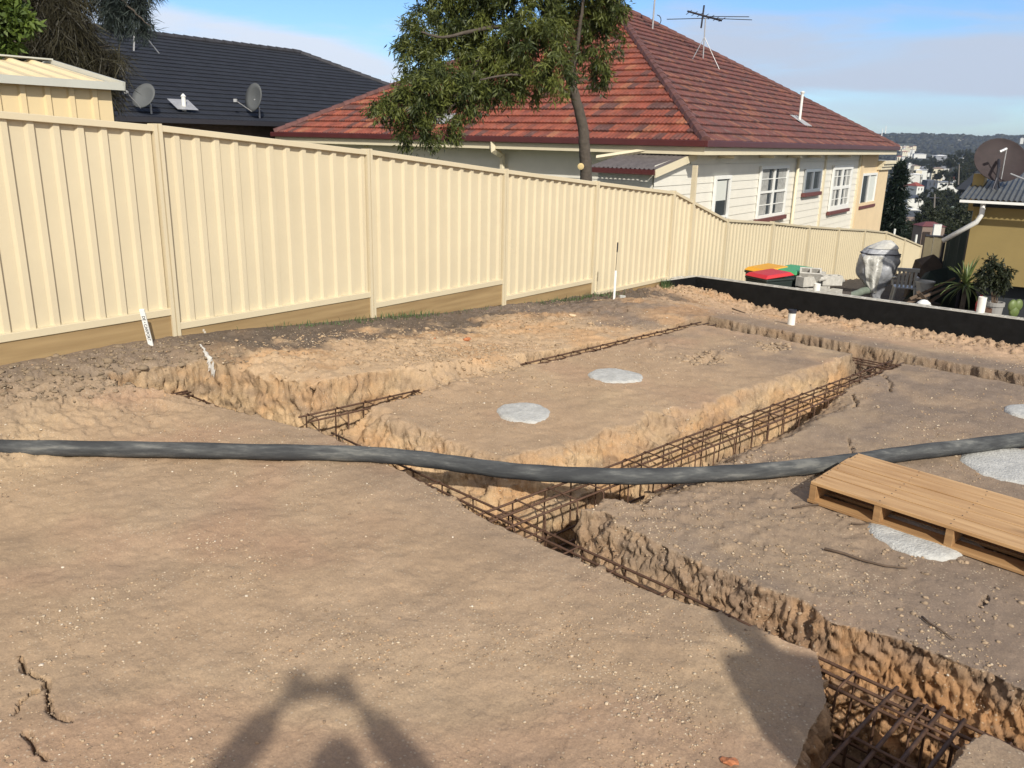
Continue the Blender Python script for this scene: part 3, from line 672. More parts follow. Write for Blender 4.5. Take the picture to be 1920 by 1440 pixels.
# ================================================================== RETAINING WALL
def build_wall():
    ang = math.atan2(DW[1], DW[0])
    w = thing('retaining_wall', 'low concrete block retaining wall with black waterproofed face', 'retaining wall', (WA[0], WA[1], -.45), ang)
    Lm = 9.6
    # main run: local x along the wall, y<0 towards the site is negative?  pick the side by sign
    nrm = np.array([-DW[1], DW[0]]); sg = 1 if nrm[1] > 0 else -1      # +y*sg = yard side
    m = MB(); m.bx(0, Lm, *(sorted((0, .19*sg))), -1.0, -.012); obj('block_core', m, 'concrete', w)
    m = MB(); y0, y1 = sorted((-.006*sg, -.001*sg)); m.bx(-.0, Lm, y0, y1, -1.0, -.004); obj('waterproof_coat', m, 'black', w, label='black bitumen coating on the site face')
    # top course: hollow cores filled or open, with shells and webs
    rnd = random.Random(4)
    x_ = 0.0
    shells = MB(); fills = MB()
    while x_ < Lm-.1:
        L_ = .39; ya, yb = sorted((0, .19*sg))
        shells.bx(x_, x_+L_, ya+.001, ya+.034, -.011, .006); shells.bx(x_, x_+L_, yb-.034, yb-.001, -.011, .006)
        for xx in (0, .18, .36): shells.bx(x_+xx, x_+xx+.03, ya+.035, yb-.035, -.011, .004)
        for xx in (.03, .21):
            if rnd.random() < .6: fills.bx(x_+xx+.001, x_+xx+.149, ya+.036, yb-.036, -.011, rnd.choice([-.006, -.002, .001]))
            else: fills.bx(x_+xx+.001, x_+xx+.149, ya+.036, yb-.036, -.0115, -.010)
        x_ += .40
    obj('block_shell', shells, 'concrete', w); obj('mortar_fill', fills, mat('mortar_fill', (.27, .255, .225), .95, 0, (25, .3)), w)
    # the short return towards the camera
    dr = WE-WA; Lr = np.hypot(*dr); a2 = math.atan2(dr[1], dr[0])-ang; R2 = Matrix.Rotation(a2, 4, 'Z')
    def ret(x0, x1, y0, y1, z0, z1, mb):
        b = MB(); b.bx(x0, x1, y0, y1, z0, z1); b.v = [tuple(R2 @ Vector(v)) for v in b.v]; mb.add(b.v, b.f)
    # which side of the return faces the site: test
    tv = R2 @ Vector((Lr/2, .3, 0)); wv = Matrix.Rotation(ang, 4, 'Z') @ tv; px_, py_ = WA[0]+wv.x, WA[1]+wv.y
    s2 = 1 if float(wallside(np.array([px_]), np.array([py_]))[0]) > 0 else -1
    c = MB(); ret(-.15, Lr, *sorted((.0, .19*s2)), -1.0, -.013, c); obj('block_core', c, 'concrete', w)
    c = MB(); ret(0.004, Lr, *sorted((-.006*s2, -.001*s2)), -1.0, -.004, c); ret(Lr+.001, Lr+.006, *sorted((0, .19*s2)), -1.0, -.004, c); obj('waterproof_coat', c, 'black', w)
    c = MB(); ret(.2, Lr, *sorted((.002*s2, .034*s2)), -.012, .007, c); ret(.2, Lr, *sorted((.156*s2, .188*s2)), -.012, .007, c)
    for xx in (.2, .38, .56, .74, Lr-.032): ret(xx, xx+.03, *sorted((.035*s2, .155*s2)), -.012, .003, c)
    obj('block_shell', c, 'concrete', w)
    # stub pipes in the cores
    return w
build_wall()
# ================================================================== REINFORCEMENT CAGES
def pq(p, q): return np.array([(p-q)/2, (p+q)/2])
def cage(label, A, B, width, depth, ztop, step=.235, nb=4, rb=.0075, z2=None, first=.05, loose=0, skip=None):
    A = np.array(A); B = np.array(B); d = B-A; Ln = np.hypot(*d); d = d/Ln
    z2 = ztop if z2 is None else z2
    t = thing('reinforcement_cage', label, 'rebar cage', (A[0], A[1], 0), math.atan2(d[1], d[0]), 'rusty trench mesh cages laid in the footing trenches')
    rnd = random.Random(int(Ln*100))
    def zt(x): return ztop+(z2-ztop)*x/Ln
    for top in (1, 0):
        for k in range(nb):
            y = -width/2+width*k/(nb-1); j = rnd.uniform(-.006, .006)
            n = max(3, int(Ln/.6)); pts = []
            for i in range(n+1):
                x = Ln*i/n; pts.append((x-rnd.uniform(0, .03)*(i == 0)+(rnd.uniform(-.08, .06) if i == n else 0), y+j+rnd.uniform(-.004, .004), zt(x)-(0 if top else depth)+rnd.uniform(-.004, .004)))
            b = MB(); b.tube(pts, rb, 6); obj('bar', b, 'rust', t, smooth=True)
    x = first; hw = width/2+.014
    while x < Ln-.05 and (x/step) < 92:
        if skip and skip(x): x += step; continue
        z1 = zt(x)+.013; z0 = zt(x)-depth-.013; c = .022; lean = rnd.uniform(-.012, .012)
        P = [(x, -hw, z0+c), (x+lean, -hw, z1-c), (x+lean, -hw+c, z1), (x+lean, hw-c, z1), (x+lean, hw, z1-c), (x, hw, z0+c), (x, hw-c, z0), (x, -hw+c, z0), (x, -hw, z0+c)]
        b = MB(); b.tube(P, rb*.72, 6, cap=False); obj('stirrup', b, 'rust', t, smooth=True)
        x += step*rnd.uniform(.93, 1.07)
    return t
W_ = math.sqrt(2)
cage('long rusty rebar cage running away down the wide middle trench under the hose', pq(4.12, 4.32), pq(12.3, 4.24), .24, .34, .0, .25, 3, z2=-.06)
cage('rusty rebar cage along the edge of the near clay pad, crossing below the middle cage', pq(4.40, 7.2), pq(4.42, -2.2), .17, .34, -.095, .30, 3)
cage('half buried rusty cage beside the fence bank, nearest the hose', pq(4.42, 7.56), pq(6.15, 7.52), .16, .30, -.03, .25, 2, z2=-.035)
cage('thin rusty cage in the shallow trench beyond the far concrete disc', pq(7.85, 7.54), pq(12.35, 7.53), .2, .30, -.035, .235, 3, rb=.0085)
cage('rusty cage corner poking from the small pit below the fence post', pq(3.76, 9.32), pq(4.30, 7.3), .15, .28, -.03, .22, 3, z2=-.22)
cage('short rusty cage end meeting the pit corner below the bank', pq(3.20, 9.22), pq(3.90, 9.26), .15, .2, -.028, .2, 3)
cage('rusty rebar cage in the far cross trench in front of the black wall', pq(12.2, 7.4), pq(12.2, -2.2), .2, .3, -.12, .25, 3)
cage('big dark rebar cage in the deep pit beside the near pad corner', pq(4.55, 1.135), pq(-.8, 1.135), .26, .36, -.09, .25, 4, rb=.009, first=.16)
# ================================================================== CONCRETE PIERS
def pier(c, rx, label, seed, z=0, n=72, squash=1.):
    rnd = np.random.default_rng(seed); a = np.linspace(0, 2*PI, n, endpoint=False); ph = rnd.uniform(0, 6.28, 6)
    rr_ = 1+.03*np.sin(2*a+ph[0])+.03*np.sin(3*a+ph[1])+.02*np.sin(5*a+ph[2])+.012*np.sin(9*a+ph[3])+rnd.normal(0, .010, n)
    V = []; rings = [0.0, .3, .55, .75, .88, .95, 1.0, 1.03]
    hs = [.022, .021, .020, .018, .015, .009, -.008, -.05]
    g0 = gz(c[0], c[1])
    for r, h in zip(rings, hs):
        for k in range(n):
            x, y = c[0]+rx*r*rr_[k]*math.cos(a[k]), c[1]+rx*squash*r*rr_[k]*math.sin(a[k]); V.append((x-c[0], y-c[1], h+.006*float(noise2(np.array([x*14]), np.array([y*14]), 4)[0])*(r < .97)))
    m = MB(); m.v = V
    for i in range(len(rings)-1):
        for k in range(n): a0 = i*n+k; b0 = i*n+(k+1) % n; m.f.append((a0, b0, b0+n, a0+n))
    o = obj('concrete_pier', m, 'concrete_w', smooth=True); o.location = (c[0], c[1], g0); tag(o, label, 'concrete pier', 'pale concrete pier tops set in the clay')
    # damp crumbs round the rim are part of the ground scatter
    return o
pier(gp(982, 774), .215, 'pale round concrete pier top in the centre pad, nearer of the pair', 1, squash=1.15)
pier(gp(1153, 706), .245, 'pale round concrete pier top in the centre pad, farther of the pair', 2)
pier(gp(1732, 1000), .31, 'white concrete pier top partly hidden under the timber pallet', 3)
pier(gp(1915, 872), .40, 'broad white concrete patch in front of the hose, behind the pallet', 4, squash=.95)
pier(gp(1940, 775), .23, 'small white concrete patch beyond the hose at the edge of view', 5)
# ================================================================== HOSE
def hosemat():
    m = M['hose']; nt = m.node_tree; N = nt.nodes; L = nt.links; b = N['Principled BSDF']
    g = N.new('ShaderNodeNewGeometry'); mp = N.new('ShaderNodeMapping'); mp.inputs['Scale'].default_value = (3, 10, 22); L.new(g.outputs['Position'], mp.inputs[0])
    n = N.new('ShaderNodeTexNoise'); n.inputs['Scale'].default_value = 1; n.inputs['Detail'].default_value = 8; n.inputs['Roughness'].default_value = .65; L.new(mp.outputs[0], n.inputs['Vector'])
    n2 = N.new('ShaderNodeTexNoise'); n2.inputs['Scale'].default_value = 1.1; n2.inputs['Detail'].default_value = 3; L.new(g.outputs['Position'], n2.inputs['Vector'])
    ad = N.new('ShaderNodeMath'); ad.operation = 'MULTIPLY_ADD'; ad.inputs[1].default_value = .7; L.new(n2.outputs['Fac'], ad.inputs[0]); L.new(n.outputs['Fac'], ad.inputs[2])
    cr = N.new('ShaderNodeValToRGB'); e = cr.color_ramp.elements; e[0].position = .76; e[0].color = (.048, .050, .052, 1); e[1].position = 1.06; e[1].color = (.15, .15, .14, 1)
    k = e.new(.90); k.color = (.082, .085, .085, 1); L.new(ad.outputs[0], cr.inputs[0]); L.new(cr.outputs[0], b.inputs['Base Color']); b.inputs['Roughness'].default_value = .9
    n3 = N.new('ShaderNodeTexNoise'); n3.inputs['Scale'].default_value = 60; n3.inputs['Detail'].default_value = 6; L.new(g.outputs['Position'], n3.inputs['Vector'])
    bp = N.new('ShaderNodeBump'); bp.inputs['Strength'].default_value = .4; bp.inputs['Distance'].default_value = .004; L.new(n3.outputs['Fac'], bp.inputs['Height']); L.new(bp.outputs[0], b.inputs['Normal'])
hosemat()
def catmull(P, k=8):
    P = [P[0]]+list(P)+[P[-1]]; out = []
    for i in range(1, len(P)-2):
        for j in range(k):
            t = j/k; a, b, c, d = P[i-1], P[i], P[i+1], P[i+2]
            out.append(.5*((2*b)+(-a+c)*t+(2*a-5*b+4*c-d)*t*t+(-a+3*b-3*c+d)*t**3))
    out.append(P[-2]); return out
hp = [(-1500, 900, .055), (-900, 852, .055), (-260, 836, .055), (0, 839, .055), (150, 841, .055), (300, 843, .055), (480, 847, .055), (640, 850, .055), (720, 854, .058), (800, 862, .058), (880, 873, .05), (960, 883, .045), (1060, 890, .045), (1160, 893, .05), (1260, 892, .055), (1350, 888, .055), (1440, 882, .055), (1520, 874, .055), (1610, 863, .055), (1700, 850, .055), (1810, 837, .055), (1920, 824, .06), (2080, 812, .06), (2300, 815, .055), (2900, 850, .055), (3600, 960, .055)]
pts = catmull([gp(a, b, c) for a, b, c in hp])
m = MB(); m.tube([(p_[0], p_[1], p_[2]-.0) for p_ in pts], [.052+.0015*math.sin(i*.9) for i in range(len(pts))], 20)
o = obj('concrete_hose', m, 'hose', smooth=True); tag(o, 'long thick black rubber concrete pump hose smeared with grey slurry across the trenches', 'hose')
# ================================================================== PALLET
def build_pallet():
    A = gp(1519, 901, .15); Bk = gp(1604, 851, .15); Bf = gp(1920, 1030, .15)
    ex = np.array([Bf[0]-A[0], Bf[1]-A[1]]); ex /= np.hypot(*ex); ang = math.atan2(ex[1], ex[0])
    ey = np.array([-ex[1], ex[0]]); dep = float(np.dot(Bk[:2]-A[:2], ey)); 
    t = thing('timber_pallet', 'new pine timber pallet lying on the clay against the hose', 'pallet', (A[0], A[1], .012), ang)
    L_ = 1.62; dp = .68; H = .138
    rnd = random.Random(2)
    skew = float(np.dot(Bk[:2]-A[:2], ex))/dep
    def sk(mb):
        mb.v = [(v[0]+skew*v[1], v[1], v[2]) for v in mb.v]; return mb
    n = 5; y = 0; ws = [.146, .124, .124, .124, .124]
    for k in range(n):
        m = MB(); m.bx(rnd.uniform(-.006, .006), L_+rnd.uniform(-.006, .006), y, y+ws[k], H-.020+rnd.uniform(-.0015, .0015), H+rnd.uniform(-.002, .001)); y += ws[k]+.009
        obj('deck_board', sk(m), 'pallet', t, bevel=.002)
    W = y-.009
    for xb in (0.0, .385, .77, 1.155, L_-.045):
        m = MB(); m.bx(xb+.002, xb+.043, .004, W-.004, .020, H-.0215); obj('bearer', sk(m), 'palletdark', t, bevel=.002)
    y = 0
    for k in range(4):
        m = MB(); m.bx(rnd.uniform(-.004, .004), L_, y, y+.125, .001, .0195); y += .186; obj('base_board', sk(m), 'palletdark', t, bevel=.002)
    nm = MB(); yy = 0
    for k in range(n):
        for xb in (.02, .405, .79, 1.175, L_-.02):
            for dy in (.03, .095): nm.lathe([(.0035, 0), (.0035, .0012)], (xb+rnd.uniform(-.01, .01)+skew*(yy+dy), yy+dy, H+.0005), 8)
        yy += ws[k]+.009
    obj('nail_heads', nm, M['darkmetal'], t)
build_pallet()
# ================================================================== STAKES, PIPES, TWIGS
def stake():
    b = at(287, 660, 7.28); tp = at(268, 579, 7.22)
    zb = gz(b[0], b[1]); d = Vector(tp)-Vector((b[0], b[1], zb)); L_ = d.length
    t = thing('survey_peg', 'white timber survey peg with handwriting leaning at the fence plinth', 'survey peg', (b[0], b[1], zb-.08), 0)
    q = d.to_track_quat('Z', 'Y'); fx = Vector((1, .12, 0)).normalized(); z_ = d.normalized(); y_ = z_.cross(fx).normalized(); x_ = y_.cross(z_); R = Matrix((x_, y_, z_)).transposed()
    m = MB(); m.box(tuple(R @ Vector((0, 0, (L_+.08)/2))), (.042, .02, L_+.08), R); obj('stake_board', m, M['white'], t, bevel=.002)
    cu = bpy.data.curves.new('lettering', 'FONT'); cu.body = 'DE \u2022 CARPORT'; cu.size = .036; cu.extrude = .0004; cu.align_x = 'LEFT'; cu.align_y = 'CENTER'
    cu.offset = .0006
    o = bpy.data.objects.new('lettering', cu); col.objects.link(o); cu.materials.append(M['darkmetal']); o.parent = t
    # run the text down the face that looks at the site
    nrm = -y_; Rt = Matrix((-z_, nrm.cross(-z_), nrm)).transposed(); ML = Matrix.Translation(R @ Vector((0, 0, L_+.08-.06))+nrm*.0106) @ Rt.to_4x4()
    dg = bpy.context.evaluated_depsgraph_get(); me = bpy.data.meshes.new_from_object(o.evaluated_get(dg)); bpy.data.objects.remove(o); me.transform(ML); lo = bpy.data.objects.new('lettering', me); col.objects.link(lo); lo.parent = t
stake()
def marker():
    b = gp(1151, 568, -.40); t = thing('marker_stake', 'slim white stake carrying a thin rod with dark grip, against the fence', 'marker stake', (b[0], b[1], gz(b[0], b[1])-.05), 0)
    m = MB(); m.box((0, 0, .24), (.034, .02, .54), Matrix.Rotation(rad(2), 3, 'X')); obj('stake_board', m, M['white'], t)
    m = MB(); m.tube([(0, .0, .5), (.005, 0, .83)], .005, 6); obj('rod', m, M['darkmetal'], t)
    m = MB(); m.tube([(.005, 0, .80), (.007, 0, .95)], .011, 8); obj('grip', m, M['darkmetal'], t)
marker()
def pipe(x, y, h, r, label, cap=None, z=None, Y=None):
    c = gp(x, y, -.05) if Y is None else at(x, y, Y); zb = gz(c[0], c[1]) if z is None else z
    t = thing('drain_pipe', label, 'drain pipe', (c[0], c[1], zb), 0, 'upright pvc drain stubs')
    m = MB(); m.lathe([(r, -.1), (r, h), (r-.004, h), (r-.004, h-.1)], n=24); obj('pipe_body', m, 'pvc', t, smooth=False)
    if cap: m = MB(); m.lathe([(r+.004, h-.035), (r+.004, h+.004), (r-.006, h+.004), (r-.006, h-.02)], n=24); obj('pipe_collar', m, M['darkmetal'], t)
    return t
pipe(1483, 609, .185, .045, 'white pvc drain stub with a black collar standing in the clay by the black wall', True)
pipe(1529, 560, .30, .062, 'cream pvc stub just behind the wall, in front of the concrete blocks', None, -.62, 14.95)
pipe(1836, 596, .42, .062, 'cream pvc stub just behind the wall, in front of the potted plants', None, -.62, 12.95+.25)
def twig(pts, r, label, z=.01):
    P = []
    for x, y in pts:
        g = gp(x, y); P.append(Vector((g[0], g[1], gz(g[0], g[1])+z+random.uniform(0, .006))))
    m = MB(); m.tube(P, [r*(1-.5*i/len(P)) for i in range(len(P))], 6); o = obj('twig', m, 'twig', smooth=True); tag(o, label, 'twig')
twig([(1728, 1160), (1742, 1172), (1762, 1184), (1788, 1202)], .006, 'straight dark twig lying alone on the grey clay below the pallet')
twig([(1545, 1034), (1580, 1040), (1620, 1055), (1660, 1066), (1700, 1070)], .008, 'long curved root lying across the clay in front of the white pier')
twig([(1486, 958), (1510, 955), (1535, 951), (1556, 950)], .006, 'short pale stick lying near the pallet corner')
twig([(1595, 990), (1615, 988), (1632, 986)], .006, 'tiny dark twig beside the pallet base board')
twig([(1375, 562), (1386, 570), (1398, 580)], .01, 'pale stick leaning out of the rubble at the black wall foot', .03)
# white marking paint on the bank
def paint_strip():
    P = [(377, 650), (383, 658), (388, 668), (392, 680), (397, 690), (403, 704)]; V = []; Fc = []
    pos = []
    for x, y in P: 
        best = None
        for k in range(200):
            Y = 5.2+k*.02; w = at(x, y, Y)
            if w[2] <= gz(w[0], w[1]): best = w; break
        pos.append(best if best is not None else at(x, y, 6.6))
    pos = catmull([np.array(p_) for p_ in pos], 14); rnd = random.Random(8)
    for i, p_ in enumerate(pos):
        w = .020*(rnd.uniform(.25, 1.4))*(.5+.5*math.sin(PI*min(1, (i+3)/len(pos))))
        for sx in (-1, -.33, .33, 1):
            x = p_[0]+sx*w; y = p_[1]+sx*w*.2; V.append((x, y, gz(x, y)+.006+.012*(1-abs(sx))))
    for i in range(len(pos)-1):
        for k in range(3): Fc.append((i*4+k, i*4+k+1, i*4+k+5, i*4+k+4))
    m = MB(); m.add(V, Fc); o = obj('paint_mark', m, 'paint', smooth=True); tag(o, 'streak of white marking paint sprayed down the clay bank', 'paint mark')
paint_strip()
m = MB(); c = fence_pt(.28, -.036); 
for k in range(9): m.box((.012*math.sin(k*1.3), 0, .02*k), (.035-.002*k, .003, .024))
o = obj('paint_mark', m, mat('thin_spray_paint', (.60, .53, .42), .9), smooth=False); o.location = (c[0], c[1], .045); o.rotation_euler = (0, rad(6), FANG); tag(o, 'faint upright spray paint dash on the plinth beside the post', 'paint mark')
def small_block():
    c = gp(1160, 566, -.42); m = MB(); m.box((0, 0, .03), (.10, .06, .07)); o = obj('concrete_offcut', m, 'concrete_w', bevel=.008); o.location = (c[0]+.05, c[1], gz(c[0], c[1])); o.rotation_euler = (0, .1, .3); tag(o, 'small pale block lying beside the slim white stake', 'block')
small_block()
for (x, y, lb) in [(818, 644, 'orange brick fragment lying on the bank'), (875, 642, 'thin orange tile shard lying on the bank'), (1075, 582, 'cream clay lump beside the fence grass'), (1368, 1432, 'orange rock chip in the near pad edge at the bottom')]:
    c = gp(x, y, 0 if y > 1000 else .0); m = MB(); v = I1v*np.array([.07, .045, .025])*(.45 if y > 1000 else .7)*(1+np.random.uniform(-.25, .25, (len(I1v), 1))); m.add(v, [tuple(f) for f in I1f]); o = obj('brick_fragment', m, mat('fired_brick', (.42, .16, .07) if 'orange' in lb else (.6, .45, .28), .9, 0, (30, .3)))
    o.location = (c[0], c[1], gz(c[0], c[1])+.012); o.rotation_euler = (.1, .2, random.uniform(0, 3)); tag(o, lb, 'fragment')
# ================================================================== HOUSES
def tilemat(name, stops, lich=.0, mixdark=.35, seed=0., tilesc=(1., 1.)):
    m = bpy.data.materials.new(name); m.use_nodes = True; nt = m.node_tree; N = nt.nodes; L = nt.links; b = N['Principled BSDF']; b.inputs['Roughness'].default_value = .8
    uv = N.new('ShaderNodeUVMap'); uv.uv_map = 'UVMap'; fl = N.new('ShaderNodeVectorMath'); fl.operation = 'FLOOR'; L.new(uv.outputs[0], fl.inputs[0])
    wn = N.new('ShaderNodeTexWhiteNoise'); wn.noise_dimensions = '2D'; L.new(fl.outputs[0], wn.inputs['Vector'])
    cr = N.new('ShaderNodeValToRGB'); cr.color_ramp.interpolation = 'CONSTANT'; e = cr.color_ramp.elements
    e[0].position = 0; e[0].color = (*stops[0][1], 1); e[1].position = stops[1][0]; e[1].color = (*stops[1][1], 1)
    for p_, c in stops[2:]: k = e.new(p_); k.color = (*c, 1)
    L.new(wn.outputs['Value'], cr.inputs[0])
    g = N.new('ShaderNodeNewGeometry'); n = N.new('ShaderNodeTexNoise'); n.inputs['Scale'].default_value = 3.5; n.inputs['Detail'].default_value = 8; n.inputs['Roughness'].default_value = .7; L.new(g.outputs['Position'], n.inputs['Vector'])
    mr = N.new('ShaderNodeMapRange'); mr.inputs[1].default_value = .3; mr.inputs[2].default_value = .72; mr.inputs[3].default_value = 1-mixdark; mr.inputs[4].default_value = 1.25; L.new(n.outputs['Fac'], mr.inputs[0])
    cc = N.new('ShaderNodeCombineColor'); [L.new(mr.outputs[0], cc.inputs[i]) for i in range(3)]
    mx = N.new('ShaderNodeMix'); mx.data_type = 'RGBA'; mx.blend_type = 'MULTIPLY'; mx.inputs[0].default_value = 1; L.new(cr.outputs[0], mx.inputs[6]); L.new(cc.outputs[0], mx.inputs[7])
    out = mx.outputs[2]
    if lich:
        n2 = N.new('ShaderNodeTexNoise'); n2.inputs['Scale'].default_value = 6; n2.inputs['Detail'].default_value = 10; n2.inputs['Roughness'].default_value = .8; L.new(g.outputs['Position'], n2.inputs['Vector'])
        m2 = N.new('ShaderNodeMapRange'); m2.inputs[1].default_value = .52; m2.inputs[2].default_value = .66; m2.inputs[3].default_value = 0; m2.inputs[4].default_value = lich; L.new(n2.outputs['Fac'], m2.inputs[0])
        m3 = N.new('ShaderNodeMix'); m3.data_type = 'RGBA'; L.new(m2.outputs[0], m3.inputs[0]); L.new(out, m3.inputs[6]); m3.inputs[7].default_value = (.22, .20, .17, 1); out = m3.outputs[2]
    L.new(out, b.inputs['Base Color'])
    return m
M['tile_o'] = tilemat('terracotta_tiles', [(0, (.26, .068, .040)), (.34, (.30, .082, .045)), (.56, (.125, .052, .042)), (.68, (.22, .060, .038)), (.88, (.32, .12, .062)), (.95, (.16, .058, .044))], .25, .55)
M['tile_p'] = tilemat('weathered_tiles', [(0, (.135, .050, .045)), (.4, (.165, .058, .046)), (.7, (.105, .048, .046)), (.88, (.21, .085, .055))], .42, .45)
M['tile_d'] = tilemat('dark_tiles', [(0, (.0115, .014, .020)), (.5, (.0135, .016, .023)), (.8, (.010, .012, .018))], 0, .25)
def roof_face(name, A, B, CL, CR, m, parent, rows, tw=.24, lift=.035, wave=.016, label=None):
    A, B, CL, CR = [np.array(v, float) for v in (A, B, CL, CR)]
    e = (B-A)/np.linalg.norm(B-A); nrm = np.cross(e, CL-A); nrm /= np.linalg.norm(nrm); nrm = nrm if nrm[2] > 0 else -nrm
    ev = lambda P: float(np.dot(P-A, e))
    up = (CL-A)-e*ev(CL)
    wL = np.linalg.norm(B-A); step = tw/4; V = []; Fq = []; UV = []
    for k in range(rows):
        t0, t1 = k/rows, (k+1)/rows
        L0, L1 = ev(CL)*t0, ev(CL)*t1; R0_, R1 = wL+(ev(CR)-wL)*t0, wL+(ev(CR)-wL)*t1
        lo = math.floor(min(L0, L1)/step); hi = math.ceil(max(R0_, R1)/step); base = len(V)
        off = (k % 2)*0.5
        n = hi-lo+1
        for i in range(n):
            g_ = (lo+i)*step; x0 = min(max(g_, L0), R0_); x1 = min(max(g_, L1), R1)
            w = wave*(1, .1, .9, 0)[(lo+i) % 4]
            p0 = A+e*x0+up*t0; p1 = A+e*x1+up*t1
            V += [p0+nrm*(lift+w), p1+nrm*(.002+w*.6), p0+nrm*.0]; UV += [(x0/tw+.01, k+.3), (x1/tw+.01, k+.6), (x0/tw+.01, k+.1)]
        for i in range(n-1):
            a = base+i*3; Fq += [(a, a+3, a+4, a+1), (a+2, a+5, a+3, a)]
    me = bpy.data.meshes.new(name); me.from_pydata([tuple(v) for v in V], [], Fq); me.update(); ul = me.uv_layers.new(name='UVMap'); li = np.zeros(len(me.loops), np.int32); me.loops.foreach_get('vertex_index', li)
    # one colour per tile: every face takes the tile of its left column
    uv = np.array(UV); fu = uv[li].copy(); q = fu.reshape(-1, 4, 2); q[:, :, 0] = (np.floor(q[:, :, 0].mean(1)*1.0)+.5)[:, None]; q[:, :, 1] = (np.floor(q[:, :, 1].min(1))+.5)[:, None]
    ul.data.foreach_set('uv', q.reshape(-1).astype(np.float32))
    o = link(name, me, m, parent)
    if label: o['label'] = label
    return o
def ridge_caps(P, Q, m, parent, r=.11, seg=.38):
    P = Vector(P); Q = Vector(Q); n = max(2, int((Q-P).length/seg)); b = MB()
    for k in range(n):
        a = P.lerp(Q, k/n); c = P.lerp(Q, (k+1.1)/n); b.tube([a, c], [r*1.12, r*.9], 8)
    return obj('ridge_cap', b, m, parent)
def local(fr, P):      # world point -> local of frame (origin, angle)
    o, a = fr; d = np.array(P[:2])-np.array(o[:2]); c, s = math.cos(-a), math.sin(-a); return np.array([d[0]*c-d[1]*s, d[0]*s+d[1]*c, P[2]-o[2]])
TH = rad(35.0); UH = np.array([math.sin(TH), math.cos(TH)]); VH = np.array([-math.cos(TH), math.sin(TH)]); HA = math.atan2(UH[1], UH[0])
W0 = at(1400, 300, 22.5)[:2]       # point of the windowed wall under px 1400
def boards(mb, x0, x1, z0, z1, face, pitch=.215, lap=.016, y=0., sg=-1, top=None):
    """lapped weatherboards on the plane y (face 'y') from x0..x1 ; outward direction sg"""
    z = z1; k = 0
    while z > z0+.01:
        zb = max(z0, z-pitch)
        if face == 'y': P = [(x0, y, z), (x1, y, z), (x1, y+sg*lap, zb), (x0, y+sg*lap, zb), (x1, y, zb), (x0, y, zb)]
        else: P = [(y, x0, z), (y, x1, z), (y+sg*lap, x1, zb), (y+sg*lap, x0, zb), (y, x1, zb), (y, x0, zb)]
        mb.add(P, [(0, 1, 2, 3), (3, 2, 4, 5)]); z = zb
def window(t, x0, x1, z0, z1, y, label, split=1, bars=0, sill=True, blind=False, curtain=False, fr=.07, frm='white', mid=True, bl=0, bf=.70):
    """window on a wall facing -y (local); the frame stands proud, the glass is set back"""
    w = obj('window', _frame(x0, x1, z0, z1, y, fr, split, mid, bars), frm, t, label=label, bevel=.004)
    g = MB(); g.bx(x0+.01, x1-.01, y-.012, y-.004, z0+.01, z1-.01); obj('pane', g, 'glass', w)
    if blind: b = MB(); b.bx(x0+fr+.02+(x1-x0)*.5*bl, x1-fr-.12*(1-bl), y-.018, y-.0125, z0+(z1-z0)*bf, z1-fr-.04); obj('blind', b, 'blind', w)
    if curtain:
        n = 10
        for xa, xb in ((x0+fr, x0+(x1-x0)*.33), (x1-(x1-x0)*.33, x1-fr)):
            b = MB(); pts = [(xa+(xb-xa)*k/(2*n), y-.0128-(.005 if k % 2 else 0)) for k in range(2*n+1)]
            for a_, c_ in pts: b.v += [(a_, c_, z0+.1), (a_, c_, z1-.1)]
            b.f = [(2*k, 2*k+2, 2*k+3, 2*k+1) for k in range(2*n)]; obj('curtain', b, 'curtain', w)
    if sill: s_ = MB(); s_.bx(x0-.08, x1+.08, y-.11, y-.001, z0-.12, z0-.005); obj('sill', s_, 'maroon', w, bevel=.004)
    return w
def _frame(x0, x1, z0, z1, y, fr, split, mid, bars):
    m = MB(); ya, yb = y-.062, y-.002
    m.bx(x0, x0+fr, ya, yb, z0, z1); m.bx(x1-fr, x1, ya, yb, z0, z1); m.bx(x0+fr, x1-fr, ya, yb, z1-fr, z1); m.bx(x0+fr, x1-fr, ya, yb, z0, z0+fr)
    n = split; W = (x1-x0)
    for k in range(1, n): c = x0+W*k/n; m.bx(c-fr*.6, c+fr*.6, ya+.004, yb, z0+fr, z1-fr)
    if mid: zc = z0+(z1-z0)*.5; m.bx(x0+fr, x1-fr, ya+.012, yb, zc-fr*.35, zc+fr*.35)
    for i in range(bars):
        for hz in ((z0+(z1-z0)*.25), (z0+(z1-z0)*.75)): m.bx(x0+fr, x1-fr, ya+.03, yb, hz-.012, hz+.012)
        if bars == 1:
            for k in range(n): c = x0+W*(k+.5)/n; m.bx(c-.012, c+.012, ya+.032, yb-.001, z0+fr, z1-fr)
        break
    return m
